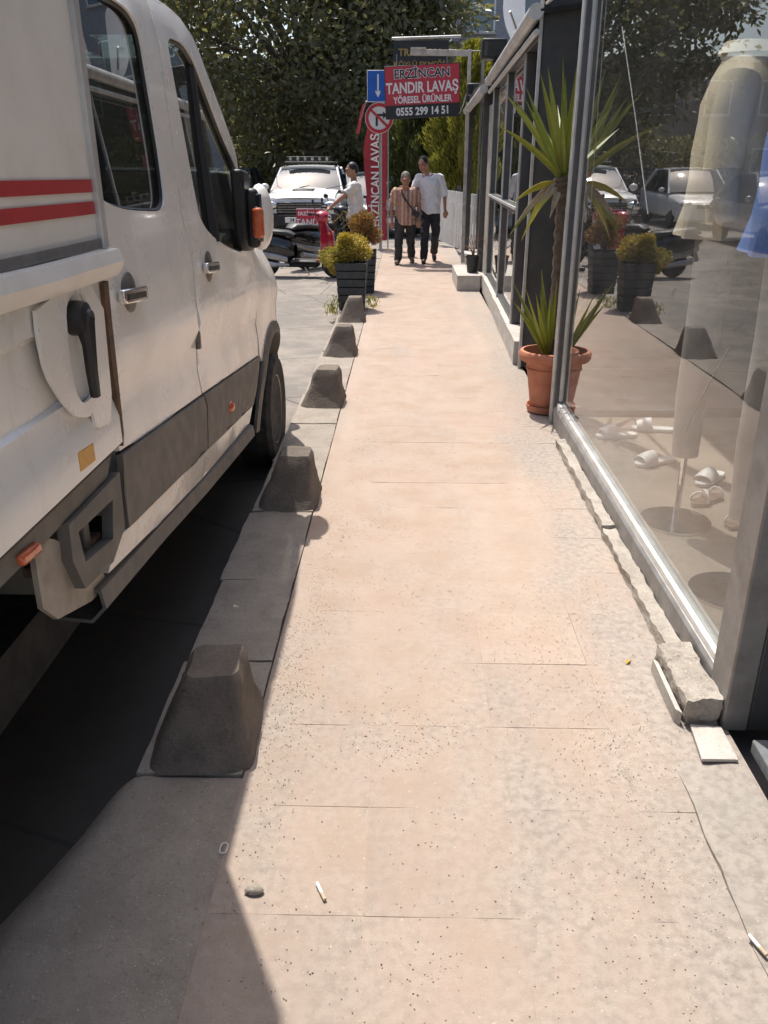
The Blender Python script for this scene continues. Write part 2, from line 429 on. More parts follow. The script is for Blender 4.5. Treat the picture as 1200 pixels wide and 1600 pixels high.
# ------------------------------------------------------------------ ground, road, pavement
g_ = obj('ground', MB().add([(-250, -60, -.112), (250, -60, -.112), (250, 400, -.112), (-250, 400, -.112)], [(0, 1, 2, 3)]), m_ground); tag(g_, None, kind='structure')
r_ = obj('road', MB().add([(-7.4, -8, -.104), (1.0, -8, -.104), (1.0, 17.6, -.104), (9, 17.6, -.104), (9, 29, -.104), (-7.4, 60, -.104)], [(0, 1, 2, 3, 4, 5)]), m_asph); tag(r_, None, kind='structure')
def rough_slab(x0, x1, y0, y1, z0, z1, nx, ny, nz, amp, seed, freq=9.):
    """box with subdivided, chipped faces"""
    bm = bmesh.new(); bmesh.ops.create_cube(bm, size=1)
    bmesh.ops.subdivide_edges(bm, edges=bm.edges[:], cuts=max(nx, ny, nz), use_grid_fill=True)
    mb = MB()
    for v in bm.verts:
        p = Vector((x0 + (v.co.x + .5) * (x1 - x0), y0 + (v.co.y + .5) * (y1 - y0), z0 + (v.co.z + .5) * (z1 - z0)))
        n = noise.noise_vector(p * freq + Vector((seed, seed * 2, 0))) + .5 * noise.noise_vector(p * freq * 2.7 + Vector((0, seed, seed)))
        ed = 1.0 if v.co.z > -.49 else .15
        mb.v.append(tuple(p + n * amp * ed))
    bm.verts.index_update(); mb.f = [tuple(v.index for v in f.verts) for f in bm.faces]; bm.free(); return mb

pav = obj('pavement', MB().prism([(-.445, -1.5), (1.0, -1.5), (1.0, 17.6), (-.445, 17.6)], 'z', -.108, -.0014), m_bed); tag(pav, None, kind='structure')
# paving slabs, each its own piece
SW, SD = .3612, .35
sm = []
for k in range(5):
    mb = MB(); a, b = SW / 2 - .0010, SD / 2 - .0010
    rnd = random.Random(k)
    cs = [(-a, -b), (a, -b), (a, b), (-a, b)]
    if k == 1: cs = [(-a, -b + .03), (-a + .025, -b), (a, -b), (a, b), (-a, b)]
    if k == 2: cs = [(-a, -b), (a, -b), (a, b - .045), (a - .02, b - .02), (a - .05, b), (-a, b)]
    mb.prism(cs, 'z', -.03, 0)
    me = mesh_of(mb, 'slab', False); me.materials.append(m_slab); sm.append(me)
rr = random.Random(3)
for j in range(48):
    for i in range(4):
        o = link('slab', sm[rr.choice([0, 0, 0, 1, 2])], None, pav)
        o.location = (-.443 + SW * (i + .5), .68 + SD * (j + .5), rr.uniform(-.0006, .0010))
        o.rotation_euler = (rr.gauss(0, .0013), rr.gauss(0, .0013), rr.choice([0, math.pi]) + rr.gauss(0, .003))
# dropped apron at the near corner, worn concrete beside the shop
ap = rough_slab(-1, 0, 0, 1, 0, 1, 14, 14, 4, 0, 1)
def apf(v):
    u, t, h = v[0] + 1, v[1], v[2]           # u 0..1 left-right, t 0..1 near-far
    left = -1.30 + .47 * t ** 1.6 + .03 * noise.noise(Vector((t * 6, 0, 3)))
    x = left + (-.446 - left) * u; y = -.6 + 2.44 * t
    top = -.085 + .08 * min(1, u * 4.5) ** .8 + .006 * noise.noise(Vector((x * 9, y * 9, 0)))
    return (x, y, -.103 + (top + .103) * h)
ap.v = [apf(v) for v in ap.v]
o = obj('kerb_apron', ap, m_kerb); tag(o, None, kind='structure')
o = obj('threshold_strip', rough_slab(.79, .985, -.4, 1.93, -.03, .005, 10, 40, 2, .016, 5, 5), m_patch, pav)

# kerb stones
krb = thing('kerb', None, None, (-.6, 5, -.1)); krb['kind'] = 'structure'
ys = [1.842, 2.42, 3.02, 3.74, 4.5, 5.25, 6.0, 6.75, 7.5, 8.25, 9.0, 9.62]
for i in range(len(ys) - 1):
    obj('kerb_stone', rough_slab(-.752 + rr.uniform(-.008, .008), -.449, ys[i] + .004, ys[i + 1] - .004, -.106, .006 + rr.uniform(-.004, .006), 9, 18, 3, .006, i + 3, 7), m_kerb, krb)
for i, y in enumerate((9.62, 11.6, 13.6, 15.6)):
    obj('kerb_stone', rough_slab(-.56, -.449, y + .004, y + (1.97 if y < 15 else 1.99), -.106, .0, 5, 10, 3, .006, i + 33, 7), m_kerb, krb)

# loose grit and gravel on the slabs
def grit(name, n, seed, size, m, clusters, par=None):
    rng = np.random.default_rng(seed)
    P = []
    for (cx, cy_, sx, sy, k) in clusters:
        q = rng.normal(size=(k, 2)) * (sx, sy) + (cx, cy_); P.append(q)
    P.append(np.stack([rng.uniform(-.43, .95, n), 1.0 + 9 * rng.uniform(0, 1, n) ** 1.7], 1))
    P = np.concatenate(P); P = P[(P[:, 0] > -.43) & (P[:, 0] < .97) & (P[:, 1] > .9)]
    N = len(P); s = size * rng.uniform(.45, 1.35, N) ** 1.3
    base = np.array([(1, 0, .0), (0, 1, .1), (-1, 0, 0), (0, -1, .1), (.1, 0, .8), (0, 0, -.6)])
    R = rng.uniform(0, 6.28, N); v = np.empty((N, 6, 3))
    jit = base[None] * rng.uniform(.6, 1.35, (N, 6, 3))
    v[..., 0] = jit[..., 0] * np.cos(R)[:, None] - jit[..., 1] * np.sin(R)[:, None]
    v[..., 1] = jit[..., 0] * np.sin(R)[:, None] + jit[..., 1] * np.cos(R)[:, None]
    v[..., 2] = jit[..., 2]; v *= s[:, None, None]
    v[..., 0] += P[:, 0:1]; v[..., 1] += P[:, 1:2]; v[..., 2] += (s * .35)[:, None] + .0015
    f = np.array([(0, 1, 4), (1, 2, 4), (2, 3, 4), (3, 0, 4), (1, 0, 5), (2, 1, 5), (3, 2, 5), (0, 3, 5)])
    me = bpy.data.meshes.new(name); me.vertices.add(N * 6); me.vertices.foreach_set('co', v.reshape(-1))
    idx = (np.arange(N)[:, None, None] * 6 + f[None]).reshape(-1).astype(np.int32)
    me.loops.add(len(idx)); me.loops.foreach_set('vertex_index', idx)
    me.polygons.add(N * 8); me.polygons.foreach_set('loop_start', (np.arange(N * 8) * 3).astype(np.int32)); me.polygons.foreach_set('loop_total', np.full(N * 8, 3, np.int32))
    me.update(calc_edges=True)
    return link(name, me, m)
def gritmat():
    g = NT('grit_stones'); r = g.n('ShaderNodeNewGeometry').outputs['Random Per Island']
    c = g.mix(g.ramp(r, .1, .6), (.46, .35, .27), (.56, .47, .39)); c = g.mix(g.ramp(r, .965, .975), c, (.20, .15, .115)); c = g.mix(g.ramp(r, .86, .88), c, (.36, .24, .18))
    g.bsdf(c, .9, spec=.2); return g.m
cl = [(-.37, 2.3, .05, .5, 900), (-.36, 3.2, .05, .5, 500), (.02, 2.05, .12, .10, 300), (.1, 2.9, .3, .2, 320), (.55, 2.5, .16, .3, 700), (.62, 1.9, .1, .2, 380), (.06, 1.27, .07, .08, 70),
      (.3, 4.6, .25, .25, 500), (-.3, 4.9, .1, .5, 420), (.75, 3.4, .05, .7, 500), (-.1, 3.55, .2, .1, 260), (-.2, 6.5, .12, 1.2, 420), (.6, 1.45, .2, .12, 220), (.74, 5.0, .06, .5, 300), (.72, 7.6, .06, 1.2, 300), (-.3, 1.2, .12, .12, 90)]
tag(grit('gravel', 1800, 4, .0018, gritmat(), cl), 'loose sandy grit scattered over the paving slabs', 'gravel', kind='stuff')

# thin drifts of sand blown over the slabs (hide most joints)
NX, NY = 74, 640
V_ = []
for j in range(NY + 1):
    y = .8 + 12.4 * (j / NY) ** 1.35
    for i in range(NX + 1):
        x = -.442 + 1.40 * i / NX
        q = Vector((x * 2.6, y * .8, 3.3))
        h = noise.noise(q) + .6 * noise.noise(Vector((x * 6, y * 2.4, 9.1))) + .35 * noise.noise(Vector((x * 17, y * 8, 1.7))) + .16 * noise.noise(Vector((x * 60, y * 42, 5.)))
        h += .55 * math.exp(-((x + .37) / .06) ** 2) + .35 * math.exp(-((x - .70) / .07) ** 2) - .35 * max(0, (x - .78) / .2) + .16 * min(1, max(0, (y - 2.2) / 3)) - .12
        V_.append((x, y, max(-.0045, min(.0060, .0030 * h + .0002))))
mb = MB(); mb.v = V_; mb.f = [(j * (NX + 1) + i, j * (NX + 1) + i + 1, (j + 1) * (NX + 1) + i + 1, (j + 1) * (NX + 1) + i) for j in range(NY) for i in range(NX)]
m_sand = pavement_mat('drifted_sand', (.372, .322, .280), (.415, .330, .272), .0, False, (.430, .345, .288))
tag(obj('sand', mb, m_sand), 'thin drifts of pinkish sand lying over the paving slabs', 'sand', kind='stuff')

# ------------------------------------------------------------------ bollards (concrete, flared foot)
bol_y = [(1.84, 2.24), (3.74, 4.14), (5.60, 6.02), (7.27, 7.68), (8.98, 9.38)]
lab = ['largest and nearest concrete bollard, standing wholly in the van shade', 'dark concrete bollard beside the van front wheel',
       'third concrete bollard from the camera, first one standing clear of the van in sun', 'fourth concrete bollard from the camera, second last before the planters',
       'smallest concrete bollard standing right in front of the dark slatted planter']
def bollard_mesh(seed):
    mb = MB(); rows = []
    N = 9
    for k in range(N + 1):
        t = k / N
        q = (1 - t) ** 1.5 if t > 0 else 1.0
        hx = .083 + .070 * (.62 * (1 - t) + .38 * (1 - t) ** 2.2); hy = .095 + .105 * (.62 * (1 - t) + .38 * (1 - t) ** 2.2)
        zz = .248 * t
        if k == N: hx -= .012; hy -= .012; zz = .252
        ring = []
        M_ = 32
        for a in range(M_):
            th = 2 * math.pi * a / M_ + .001; c, s = math.cos(th), math.sin(th); e = .28
            p = Vector((math.copysign(abs(c) ** e, c) * hx + .04 * t, math.copysign(abs(s) ** e, s) * hy, zz))
            n = noise.noise_vector(p * 14 + Vector((seed * 3.1, 0, seed))) * .008 + noise.noise_vector(p * 45 + Vector((seed, 7, 0))) * .004
            ring.append(p + n)
        ring.append(ring[0]); rows.append(ring)
    for r in rows: mb.v += [tuple(p) for p in r[:-1]]
    M_ = 32
    mb.f = [(i * M_ + k, i * M_ + (k + 1) % M_, (i + 1) * M_ + (k + 1) % M_, (i + 1) * M_ + k) for i in range(N) for k in range(M_)] + [tuple((N) * M_ + k for k in range(M_)), tuple(range(M_))[::-1]]
    return mb
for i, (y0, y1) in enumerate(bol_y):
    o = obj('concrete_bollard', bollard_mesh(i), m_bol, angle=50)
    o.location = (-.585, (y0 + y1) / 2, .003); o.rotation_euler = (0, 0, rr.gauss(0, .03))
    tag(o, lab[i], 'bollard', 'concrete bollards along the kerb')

# ------------------------------------------------------------------ the van (crew cab with box body)
XC = -1.80                                              # centre line of the van
van = thing('crew_cab_van', 'white crew cab van with red striped box body parked beside the kerb', 'van', (XC, 3.0, -.1))
def prof(z, y=3.0):
    x = -.78
    if z > 1.25: x -= .075 * (z - 1.25)
    if z > 2.02: x -= .9 * (z - 2.02) ** 1.5
    if z < .55: x -= .12 * (.55 - z)
    x += .016 * math.exp(-((z - 1.06 + .075 * (y - 3)) / .055) ** 2) - .020 * math.exp(-((z - .95 + .075 * (y - 3)) / .07) ** 2) * min(1, max(0, (4.45 - y) / .2))
    if y > 4.95: x -= .75 * (y - 4.95) ** 2.0
    if y > 4.2 and z > 1.0: x -= .55 * max(0, z - 1.0 - .25 * max(0, 4.9 - y)) * min(1, (y - 4.2) / .5)
    return x
def S(off=0.0, far=False):
    def f(y, z):
        x = prof(z, y) + off
        return (2 * XC - x, y, z) if far else (x, y, z)
    return f
gapl = [(3.088, 2.092), (3.095, 1.955), (3.05, 1.5), (3.035, 1.445), (3.072, 1.337), (3.08, 1.234), (3.055, 1.11), (3.066, .99), (3.04, .88), (3.05, .788)]
rear_win = [(2.245, 2.0), (2.20, 1.55), (2.24, 1.52), (2.33, 1.495), (2.46, 1.476), (2.774, 1.456), (2.835, 1.468), (2.865, 1.499), (2.885, 1.618), (2.89, 1.789), (2.89, 1.95), (2.87, 1.99), (2.80, 2.018), (2.6, 2.026), (2.3, 2.03)]
front_win = [(3.216, 2.0), (3.222, 1.902), (3.25, 1.684), (3.275, 1.493), (3.29, 1.416), (3.368, 1.362), (3.506, 1.314), (3.761, 1.254), (4.06, 1.205), (4.20, 1.30), (4.215, 1.54), (4.06, 1.632), (3.91, 1.725), (3.723, 1.862), (3.60, 1.955), (3.457, 2.005)]
roof_l = [(3.10, 2.10), (3.374, 2.115), (3.542, 2.098), (3.644, 2.05), (3.777, 1.95), (3.939, 1.84), (4.104, 1.717), (4.30, 1.56)]
rdoor = [(2.105, .878), (2.14, 1.3), (2.205, 2.05), (2.5, 2.075)] + [(y - .008, z) for y, z in gapl]
fdoor = [(y + .008, z) for y, z in gapl[::-1]] + roof_l + [(4.33, 1.2), (4.34, .9), (4.29, .668)]
def arch(r, a0, a1, n=12): return [(4.80 + r * math.cos(math.radians(a0 + (a1 - a0) * k / n)), .215 + r * .98 * math.sin(math.radians(a0 + (a1 - a0) * k / n))) for k in range(n + 1)]
fend = [(4.34, 1.2), (4.305, 1.55), (4.6, 1.40), (5.0, 1.23), (5.35, 1.05), (5.52, .88), (5.55, .60), (5.20, .42)] + arch(.50, 20, 132) + [(4.345, .655), (4.348, .9)]
for far in (False, True):
    p = obj('door', panel(rdoor, [smooth_poly(rear_win)], S(0, far)), m_van, van, solid=.018 if far else -.018)
    p2 = obj('window', panel(smooth_poly([(a + (.004 if a > 2.6 else -.004), b) for a, b in rear_win]), [], S(-.014, far)), m_vglass, p)
    q = obj('door', panel(fdoor, [smooth_poly(front_win)], S(0, far)), m_van, van, solid=.018 if far else -.018)
    q2 = obj('window', panel(smooth_poly(front_win), [], S(-.014, far)), m_fglass, q)
    obj('fender', panel(fend, [], S(0, far)), m_van, van, solid=.015 if far else -.015)
    for D, hy, hz in ((p, 2.335, 1.262), (q, 3.32, 1.225)):
        f = S(.0, far)
        sgn = -1 if far else 1
        x0 = f(hy, hz)[0]
        obj('handle_recess', MB().ball((x0 + sgn * .008, hy + .005, hz), (.007, .066, .060), 20), m_rim, D)
        hb = MB().prism([(hy - .105, hz + .020), (hy - .098, hz + .026), (hy + .09, hz + .012), (hy + .105, hz + .002), (hy + .10, hz - .026), (hy + .09, hz - .030), (hy - .09, hz - .014), (hy - .104, hz - .006)], 'x', x0 + sgn * .012, x0 + sgn * .034)
        obj('handle', hb, m_chrome, D, bev=.007)
        obj('handle_grip', MB().prism([(hy - .082, hz + .012), (hy + .075, hz - .001), (hy + .075, hz - .017), (hy - .082, hz - .004)], 'x', x0 + sgn * .033, x0 + sgn * .0365), m_black, D)
        hb = None
    obj('door_seal', MB().tube([S(-.026, far)(y, z) for y, z in gapl], .016, 6), m_black, van)
    # black window surround and quarter-light divider
    fr = smooth_poly(front_win)
    f = S(-.006, far)
    obj('window_seal', MB().tube([f(*v) for v in fr + fr[:1]], .011, 6, False), m_black, q)
    obj('divider_bar', MB().tube([S(-.012, far)(y, z) for y, z in ((3.60, 1.955), (3.57, 1.75), (3.555, 1.516), (3.54, 1.30))], [.018, .022, .028, .034], 6), m_black, q)
    fr = smooth_poly(rear_win); obj('window_seal', MB().tube([f(*v) for v in fr + fr[:1]], .009, 6, False), m_black, p)
    # lower cladding, sill, skirt
    obj('cladding', panel([(2.10, .868), (3.042, .781), (3.066, .731), (3.031, .60), (3.016, .572), (2.075, .664)], [], S(.008, far)), m_clad, van, solid=.02 if far else -.02)
    obj('cladding', panel([(3.060, .780), (4.285, .662), (4.25, .60), (4.17, .52), (4.10, .455), (3.034, .571), (3.049, .60), (3.084, .731)], [], S(.008, far)), m_clad, van, solid=.02 if far else -.02)
    obj('sill', panel([(1.96, .672), (3.02, .568), (2.935, .482), (1.90, .612)], [], S(.002, far)), m_van, van, solid=.02 if far else -.02)
    obj('sill', panel([(3.028, .567), (4.10, .450), (4.03, .378), (2.943, .481)], [], S(.002, far)), m_van, van, solid=.02 if far else -.02)
    xs = -1 if far else 1
    def mx(x): return 2 * XC - x if far else x
    sk = MB(); rows = []
    for dx, dz in ((-.03, .0), (.012, -.012), (.018, -.06), (-.02, -.10), (-.12, -.09)):
        rows.append([(mx(prof(.5) + dx), y, z + dz) for y, z in ((1.84, .60), (2.4, .545), (2.96, .478), (3.5, .425), (4.02, .375))])
    obj('side_skirt', sk.grid(rows), m_clad, van, solid=.01)
    # wheel-arch trim
    ring_o, ring_i = arch(.545, 28, 176, 16), arch(.485, 28, 176, 16)
    fo = S(.014, far); fi = S(.022, far); fb = S(-.05, far)
    obj('arch_trim', MB().grid([[S(0, far)(*p_) for p_ in ring_o], [fo(*p_) for p_ in ring_o], [fi(*p_) for p_ in arch(.515, 28, 176, 16)], [fi(*p_) for p_ in ring_i], [fb(*p_) for p_ in ring_i]]), m_clad, van, solid=.008)
    # inner wheel housing
    hs = MB(); hs.grid([[(mx(prof(.6) - dd), 4.80 + .49 * math.cos(math.radians(a)), .22 + .49 * math.sin(math.radians(a))) for a in range(-10, 191, 10)] for dd in (.03, .2, .38)])
    obj('wheel_housing', hs, m_dark, van)
    # mirror
    bx_ = mx(-.775); s = -1 if far else 1
    mr = obj('mirror', MB().ball((mx(-.690), 4.13, 1.362), (.060, .115, .150), 20), m_van, van)
    mr.data.transform(Matrix.Identity(4))
    obj('mirror_glass', MB().box((mx(-.70), 4.030, 1.365), (.07, .012, .21)), m_cglass, mr, bev=.01)
    obj('mirror_bezel', MB().box((mx(-.712), 4.045, 1.362), (.060, .05, .262)), m_black, mr, bev=.02)
    obj('mirror_arm', MB().prism([(3.98, 1.575), (4.14, 1.565), (4.20, 1.40), (4.19, 1.205), (4.06, 1.215), (4.0, 1.26)], 'x', mx(-.795), mx(-.735)), m_black, mr, bev=.015)
    obj('indicator', MB().box((mx(-.683), 4.012, 1.345), (.052, .05, .135)), m_orange, mr, bev=.016)
# roof, windscreen, bonnet, nose
N = 14
rows = []
for (y, z) in [(2.205, 2.05), (2.3, 2.068), (2.7, 2.085), (3.10, 2.10), (3.374, 2.115), (3.542, 2.098)]:
    xn = prof(z, y); w_ = XC - xn
    rows.append([(XC - w_ * math.cos(math.pi * k / N) * -1 if False else xn + (2 * XC - 2 * xn) * k / N, y, z + .085 * (1 - (2 * k / N - 1) ** 4) + .02 * (1 - (2 * k / N - 1) ** 2)) for k in range(N + 1)])
obj('roof', MB().grid(rows), m_van, van, solid=.015)
def across(y, z, bow, crown, inset=0):
    xn = prof(z, y) - inset
    return [(xn + 2 * (XC - xn) * k / N, y + bow * (1 - (2 * k / N - 1) ** 2), z + crown * (1 - (2 * k / N - 1) ** 4)) for k in range(N + 1)]
obj('windscreen', MB().grid([across(y, z, .16 * t + .03, .09 * (1 - t)) for (y, z), t in zip(roof_l[2:], (0, .2, .4, .6, .8, 1))]), m_fglass, van)
obj('bonnet', MB().grid([across(4.30, 1.555, .19, .02), across(4.6, 1.40, .19, .09), across(5.0, 1.235, .2, .10), across(5.35, 1.055, .2, .09), across(5.52, .885, .18, .03)]), m_van, van, solid=.012)
obj('grille', MB().grid([across(5.52, .88, .18, .0), across(5.56, .7, .2, 0), across(5.56, .62, .2, 0)]), m_blackg, van)
obj('bumper', MB().grid([across(5.50, .62, .24, 0, -.01), across(5.60, .55, .24, 0, 0), across(5.62, .36, .24, 0, -.02), across(5.56, .18, .22, 0, .0), across(5.3, .17, .1, 0, .05)]), m_clad, van, solid=.012)
for s in (0, 1):
    x = -.98 if s == 0 else 2 * XC + .98
    obj('headlamp', MB().ball((x, 5.50, .80), (.14, .10, .12), 14), m_chrome, van)
obj('number_plate', MB().box((XC, 5.87, .45), (.5, .012, .11)), m_white, van, bev=.004)
# cab inside
obj('rear_wall', MB().prism([(-.80, .66), (2 * XC + .80, .66), (2 * XC + .86, 2.06), (-.86, 2.06)], 'y', 2.165, 2.19), m_van, van)
obj('floor_pan', MB().bx(-.84, 2 * XC + .84, 2.19, 4.3, .50, .56), m_dark, van)
obj('dashboard', MB().prism([(4.0, .95), (4.02, 1.22), (4.12, 1.27), (4.35, 1.30), (4.35, .9)], 'x', -.86, 2 * XC + .86), m_black, van, bev=.02)
obj('roof_lining', MB().bx(-.92, 2 * XC + .92, 2.22, 3.45, 2.035, 2.05), m_seat, van)
for x in (-1.2, -1.8, -2.4):
    st = obj('seat', MB().bx(x - .24, x + .24, 3.25, 3.72, .72, .9), m_seat, van, bev=.05)
    obj('backrest', MB().prism([(3.22, .88), (3.36, .88), (3.24, 1.5), (3.12, 1.5)], 'x', x - .23, x + .23), m_seat, st, bev=.04)
    obj('headrest', MB().bx(x - .13, x + .13, 3.08, 3.17, 1.5, 1.7), m_seat, st, bev=.03)
st = obj('seat', MB().bx(-.95, 2 * XC + .95, 2.3, 2.72, .75, .93), m_seat, van, bev=.05)
obj('backrest', MB().prism([(2.28, .93), (2.40, .93), (2.32, 1.52), (2.22, 1.52)], 'x', -.95, 2 * XC + .95), m_seat, st, bev=.04)
th = [(math.cos(a * math.pi / 12), math.sin(a * math.pi / 12)) for a in range(25)]
obj('steering_wheel', MB().tube([(-2.35 + .19 * c, 3.88 + .07 * s_, 1.27 + .175 * s_) for c, s_ in th], .016, 7, False), m_black, van)
obj('rear_window_sticker', MB().prism([(2.45, 1.88), (2.62, 1.875), (2.62, 1.915), (2.45, 1.92)], 'x', -.862, -.860), m_stripe, van)
obj('door_hinge', MB().bx(-.784, -.766, 3.062, 3.088, .955, 1.02), m_rim, van, bev=.004)
obj('side_marker', MB().ball((-.764, 3.49, .613), (.020, .038, .026), 16), m_orange, van)
# wheels
def van_wheel(y, z, x, s):
    wl = obj('wheel', MB().lathe([(.20, -.10 * s), (.235, -.105 * s), (.30, -.11 * s), (.328, -.085 * s), (.335, -.03 * s), (.335, .03 * s), (.328, .085 * s), (.30, .11 * s), (.235, .105 * s), (.20, .095 * s)], (x, y, z), 48, 'x'), m_tyre, van)
    obj('rim', MB().lathe([(.0, .075 * s), (.05, .08 * s), (.062, .065 * s), (.11, .05 * s), (.15, .062 * s), (.172, .05 * s), (.185, .085 * s), (.205, .10 * s), (.21, .09 * s), (.2, .0)], (x, y, z), 40, 'x'), m_rim, wl)
    for k in range(10):
        a = k * math.pi / 5
        obj('rim_hole', MB().ball((x + s * .062, y + .128 * math.cos(a), z + .128 * math.sin(a)), (.009, .018, .018), 10), m_black, wl)
    for k in range(5):
        a = k * 2 * math.pi / 5 + .3
        obj('wheel_nut', MB().lathe([(.012, 0), (.012, .02 * s), (.006, .026 * s)], (x + s * .062, y + .075 * math.cos(a), z + .075 * math.sin(a)), 6, 'x'), m_chrome, wl)
for s, x in ((1, -.866), (-1, 2 * XC + .866)):
    van_wheel(4.80, .233, x, s); van_wheel(.45, .233, x, s)
# box body
bt = 2.62
bd = obj('box_body', MB().bx(-.772, 2 * XC + .772, -2.4, 2.175, 1.395, bt), m_box, van, bev=.012)
obj('corner_moulding', MB().prism([(-.757, 2.15), (-.757, 2.186), (-.80, 2.186), (-.80, 2.15)], 'z', 1.40, bt + .006), m_alu_w, bd, bev=.004)
for z0, z1 in ((1.534, 1.563), (1.484, 1.513)):
    k = -.022
    obj('stripe', MB().add([(-.7695, -2.38, z0 + 4.5 * .012), (-.7695, 2.148, z0), (-.7695, 2.148, z1), (-.7695, -2.38, z1 + 4.5 * .012)], [(0, 1, 2, 3)]), m_stripe, bd, solid=.0012)
obj('lower_moulding', MB().add([(-.764, -2.4, 1.455), (-.764, 2.18, 1.402), (-.764, 2.18, 1.425), (-.764, -2.4, 1.478), (-.776, -2.4, 1.455), (-.776, 2.18, 1.402), (-.776, 2.18, 1.425), (-.776, -2.4, 1.478)], [(0, 1, 2, 3), (4, 7, 6, 5), (0, 4, 5, 1), (3, 2, 6, 7), (1, 5, 6, 2), (0, 3, 7, 4)]), m_alu_l, bd)
# dropside
def dr(y, z, x): return (x + .012 * noise.noise(Vector((y * 2.2, z * 3, 4))), y, z)
rows = [[dr(y, zf - .0145 * (y - 2.15) + (.006 * noise.noise(Vector((y * 3, zf, 0)))), xx) for y in np.linspace(-2.4, 2.195, 40)] for zf, xx in ((1.40, -.765), (1.397, -.738), (1.37, -.728), (1.352, -.735), (1.335, -.748), (1.333, -.79))]
obj('top_rail', MB().grid(rows), m_box, van, solid=.004)
rows = []
prof_d = [(1.34, -.775), (1.325, -.768), (1.27, -.768), (1.255, -.782), (1.10, -.784), (1.09, -.772), (1.03, -.770), (1.02, -.766), (.985, -.757), (.915, -.757), (.905, -.775)]
for zf, xx in prof_d: rows.append([(xx, y, zf - .010 * (y - 2.1)) for y in np.linspace(-2.4, 2.135 - .10 * (1.33 - zf), 24)])
ds = obj('dropside', MB().grid(rows), m_van, van, solid=.01)
plate = smooth_poly([(a - .06, b) for a, b in [(1.745, 1.335), (1.735, 1.27), (1.745, 1.19), (1.80, 1.12), (1.865, 1.062), (1.94, 1.04), (1.965, 1.05), (1.975, 1.0), (2.098, .985), (2.135, 1.335)]], 1)
rec = [(a - .06, b) for a, b in [(1.90, 1.325), (1.875, 1.20), (1.88, 1.12), (1.915, 1.078), (1.98, 1.082), (2.02, 1.12), (2.035, 1.325)]]
pl = obj('latch_plate', panel(plate, [smooth_poly(rec, 2)], lambda y, z: (-.755, y, z), .05), m_van, ds, solid=.008)
obj('latch_recess', panel(smooth_poly(rec, 2), [], lambda y, z: (-.7655 + .006 * math.sin(y * 30), y, z), .05), m_box, ds)
obj('latch_pivot', MB().lathe([(.0, .03), (.018, .03), (.021, .024), (.036, .018), (.040, .0), (.04, -.02)], (-.748, 1.895, 1.272), 20, 'x'), m_black, ds)
obj('latch_lever', MB().tube([(-.738, 1.895, 1.272), (-.732, 1.89, 1.21), (-.736, 1.895, 1.15), (-.742, 1.912, 1.085)], [.026, .017, .015, .013], 8), m_black, ds)
obj('reflector', MB().prism([(1.782, .985), (1.883, .977), (1.883, .93), (1.782, .936)], 'x', -.757, -.751), mat('yellow_reflector', (.72, .36, .03), .4, 0, (.62, .28, .02), 60), ds, bev=.004)
obj('rust_strip', MB().prism([(2.090, 1.325), (2.128, 1.325), (2.118, 1.22), (2.112, 1.1), (2.10, .93), (2.085, .90), (2.078, 1.1), (2.086, 1.2)], 'x', -.79, -.752), m_rust, ds)
obj('chassis_rail', MB().prism([(-2.4, .945), (-2.4, .885), (2.0, .835), (2.06, .89)], 'x', -.80, -.775), m_clad, van, bev=.006)
obj('underbody', MB().bx(-.95, 2 * XC + .95, -2.3, 5.2, .35, .52), m_dark, van)
obj('bed_floor', MB().bx(-.79, 2 * XC + .79, -2.38, 2.06, .91, .96), m_dark, van)
obj('step_frame', panel([(1.70, .838), (2.06, .835), (2.045, .68), (1.93, .63), (1.735, .655), (1.69, .75)], [[(1.745, .80), (1.985, .785), (1.95, .688), (1.758, .715)]], lambda y, z: (-.778, y, z), .05), m_clad, van, solid=.03)
obj('step_pad', MB().bx(-.92, -.80, 1.75, 1.97, .672, .70), m_rust, van, bev=.006)
obj('mud_guard', panel(smooth_poly([(1.57, .87), (1.70, .80), (1.86, .64), (1.93, .60), (1.88, .555), (1.56, .655)], 1), [], lambda y, z: (-.795, y, z), .06), mat('dirty_white_guard', (.42, .37, .31), .6, 0, (.30, .26, .21), 9, bump=.1), van, solid=.012)
obj('mud_guard_front', MB().bx(-1.1, -.80, 1.86, 1.90, .565, .84), m_clad, van, bev=.005)
obj('side_lamp', MB().prism([(1.462, .874), (1.555, .866), (1.562, .838), (1.47, .846)], 'x', -.79, -.762), m_orange, van, bev=.008)
for s in (1, -1):
    x = -.9 if s == 1 else 2 * XC + .9
    obj('mud_flap', MB().bx(x - .14, x + .14, .02, .035, .05, .5), m_black, van)

# ------------------------------------------------------------------ near shop: glazed front on the right
X1 = 1.0
shop = thing('glazed_shop', 'nearest shop on the right with a big dusty display window in a grey metal frame', 'shop', (X1, 3.7, 0))
ya, yb, ztop = 2.10, 5.33, 3.9
obj('bottom_rail', MB().prism([(.985, .0), (.985, .118), (.998, .132), (1.055, .132), (1.055, 0)], 'y', ya + .13, yb - .06), m_alu_l, shop, bev=.003)
obj('sill_trim', MB().prism([(1.0, .133), (1.004, .152), (1.022, .156), (1.026, .142), (1.04, .142), (1.044, .164), (1.055, .164), (1.055, .133)], 'y', ya + .13, yb - .06), m_alu_w, shop)
obj('corner_post', MB().bx(.982, 1.06, ya - .015, ya + .128, -.004, ztop), m_alu_l, shop, bev=.006)
obj('corner_post_return', MB().bx(1.061, 1.16, ya - .012, ya + .04, -.004, ztop), m_alu, shop, bev=.004)
obj('far_post', MB().bx(.985, 1.06, yb - .058, yb + .045, -.004, ztop), m_alu, shop, bev=.006)
obj('far_post_trim', MB().bx(.972, .986, yb - .03, yb - .006, .0, ztop), m_alu_w, shop, bev=.002)
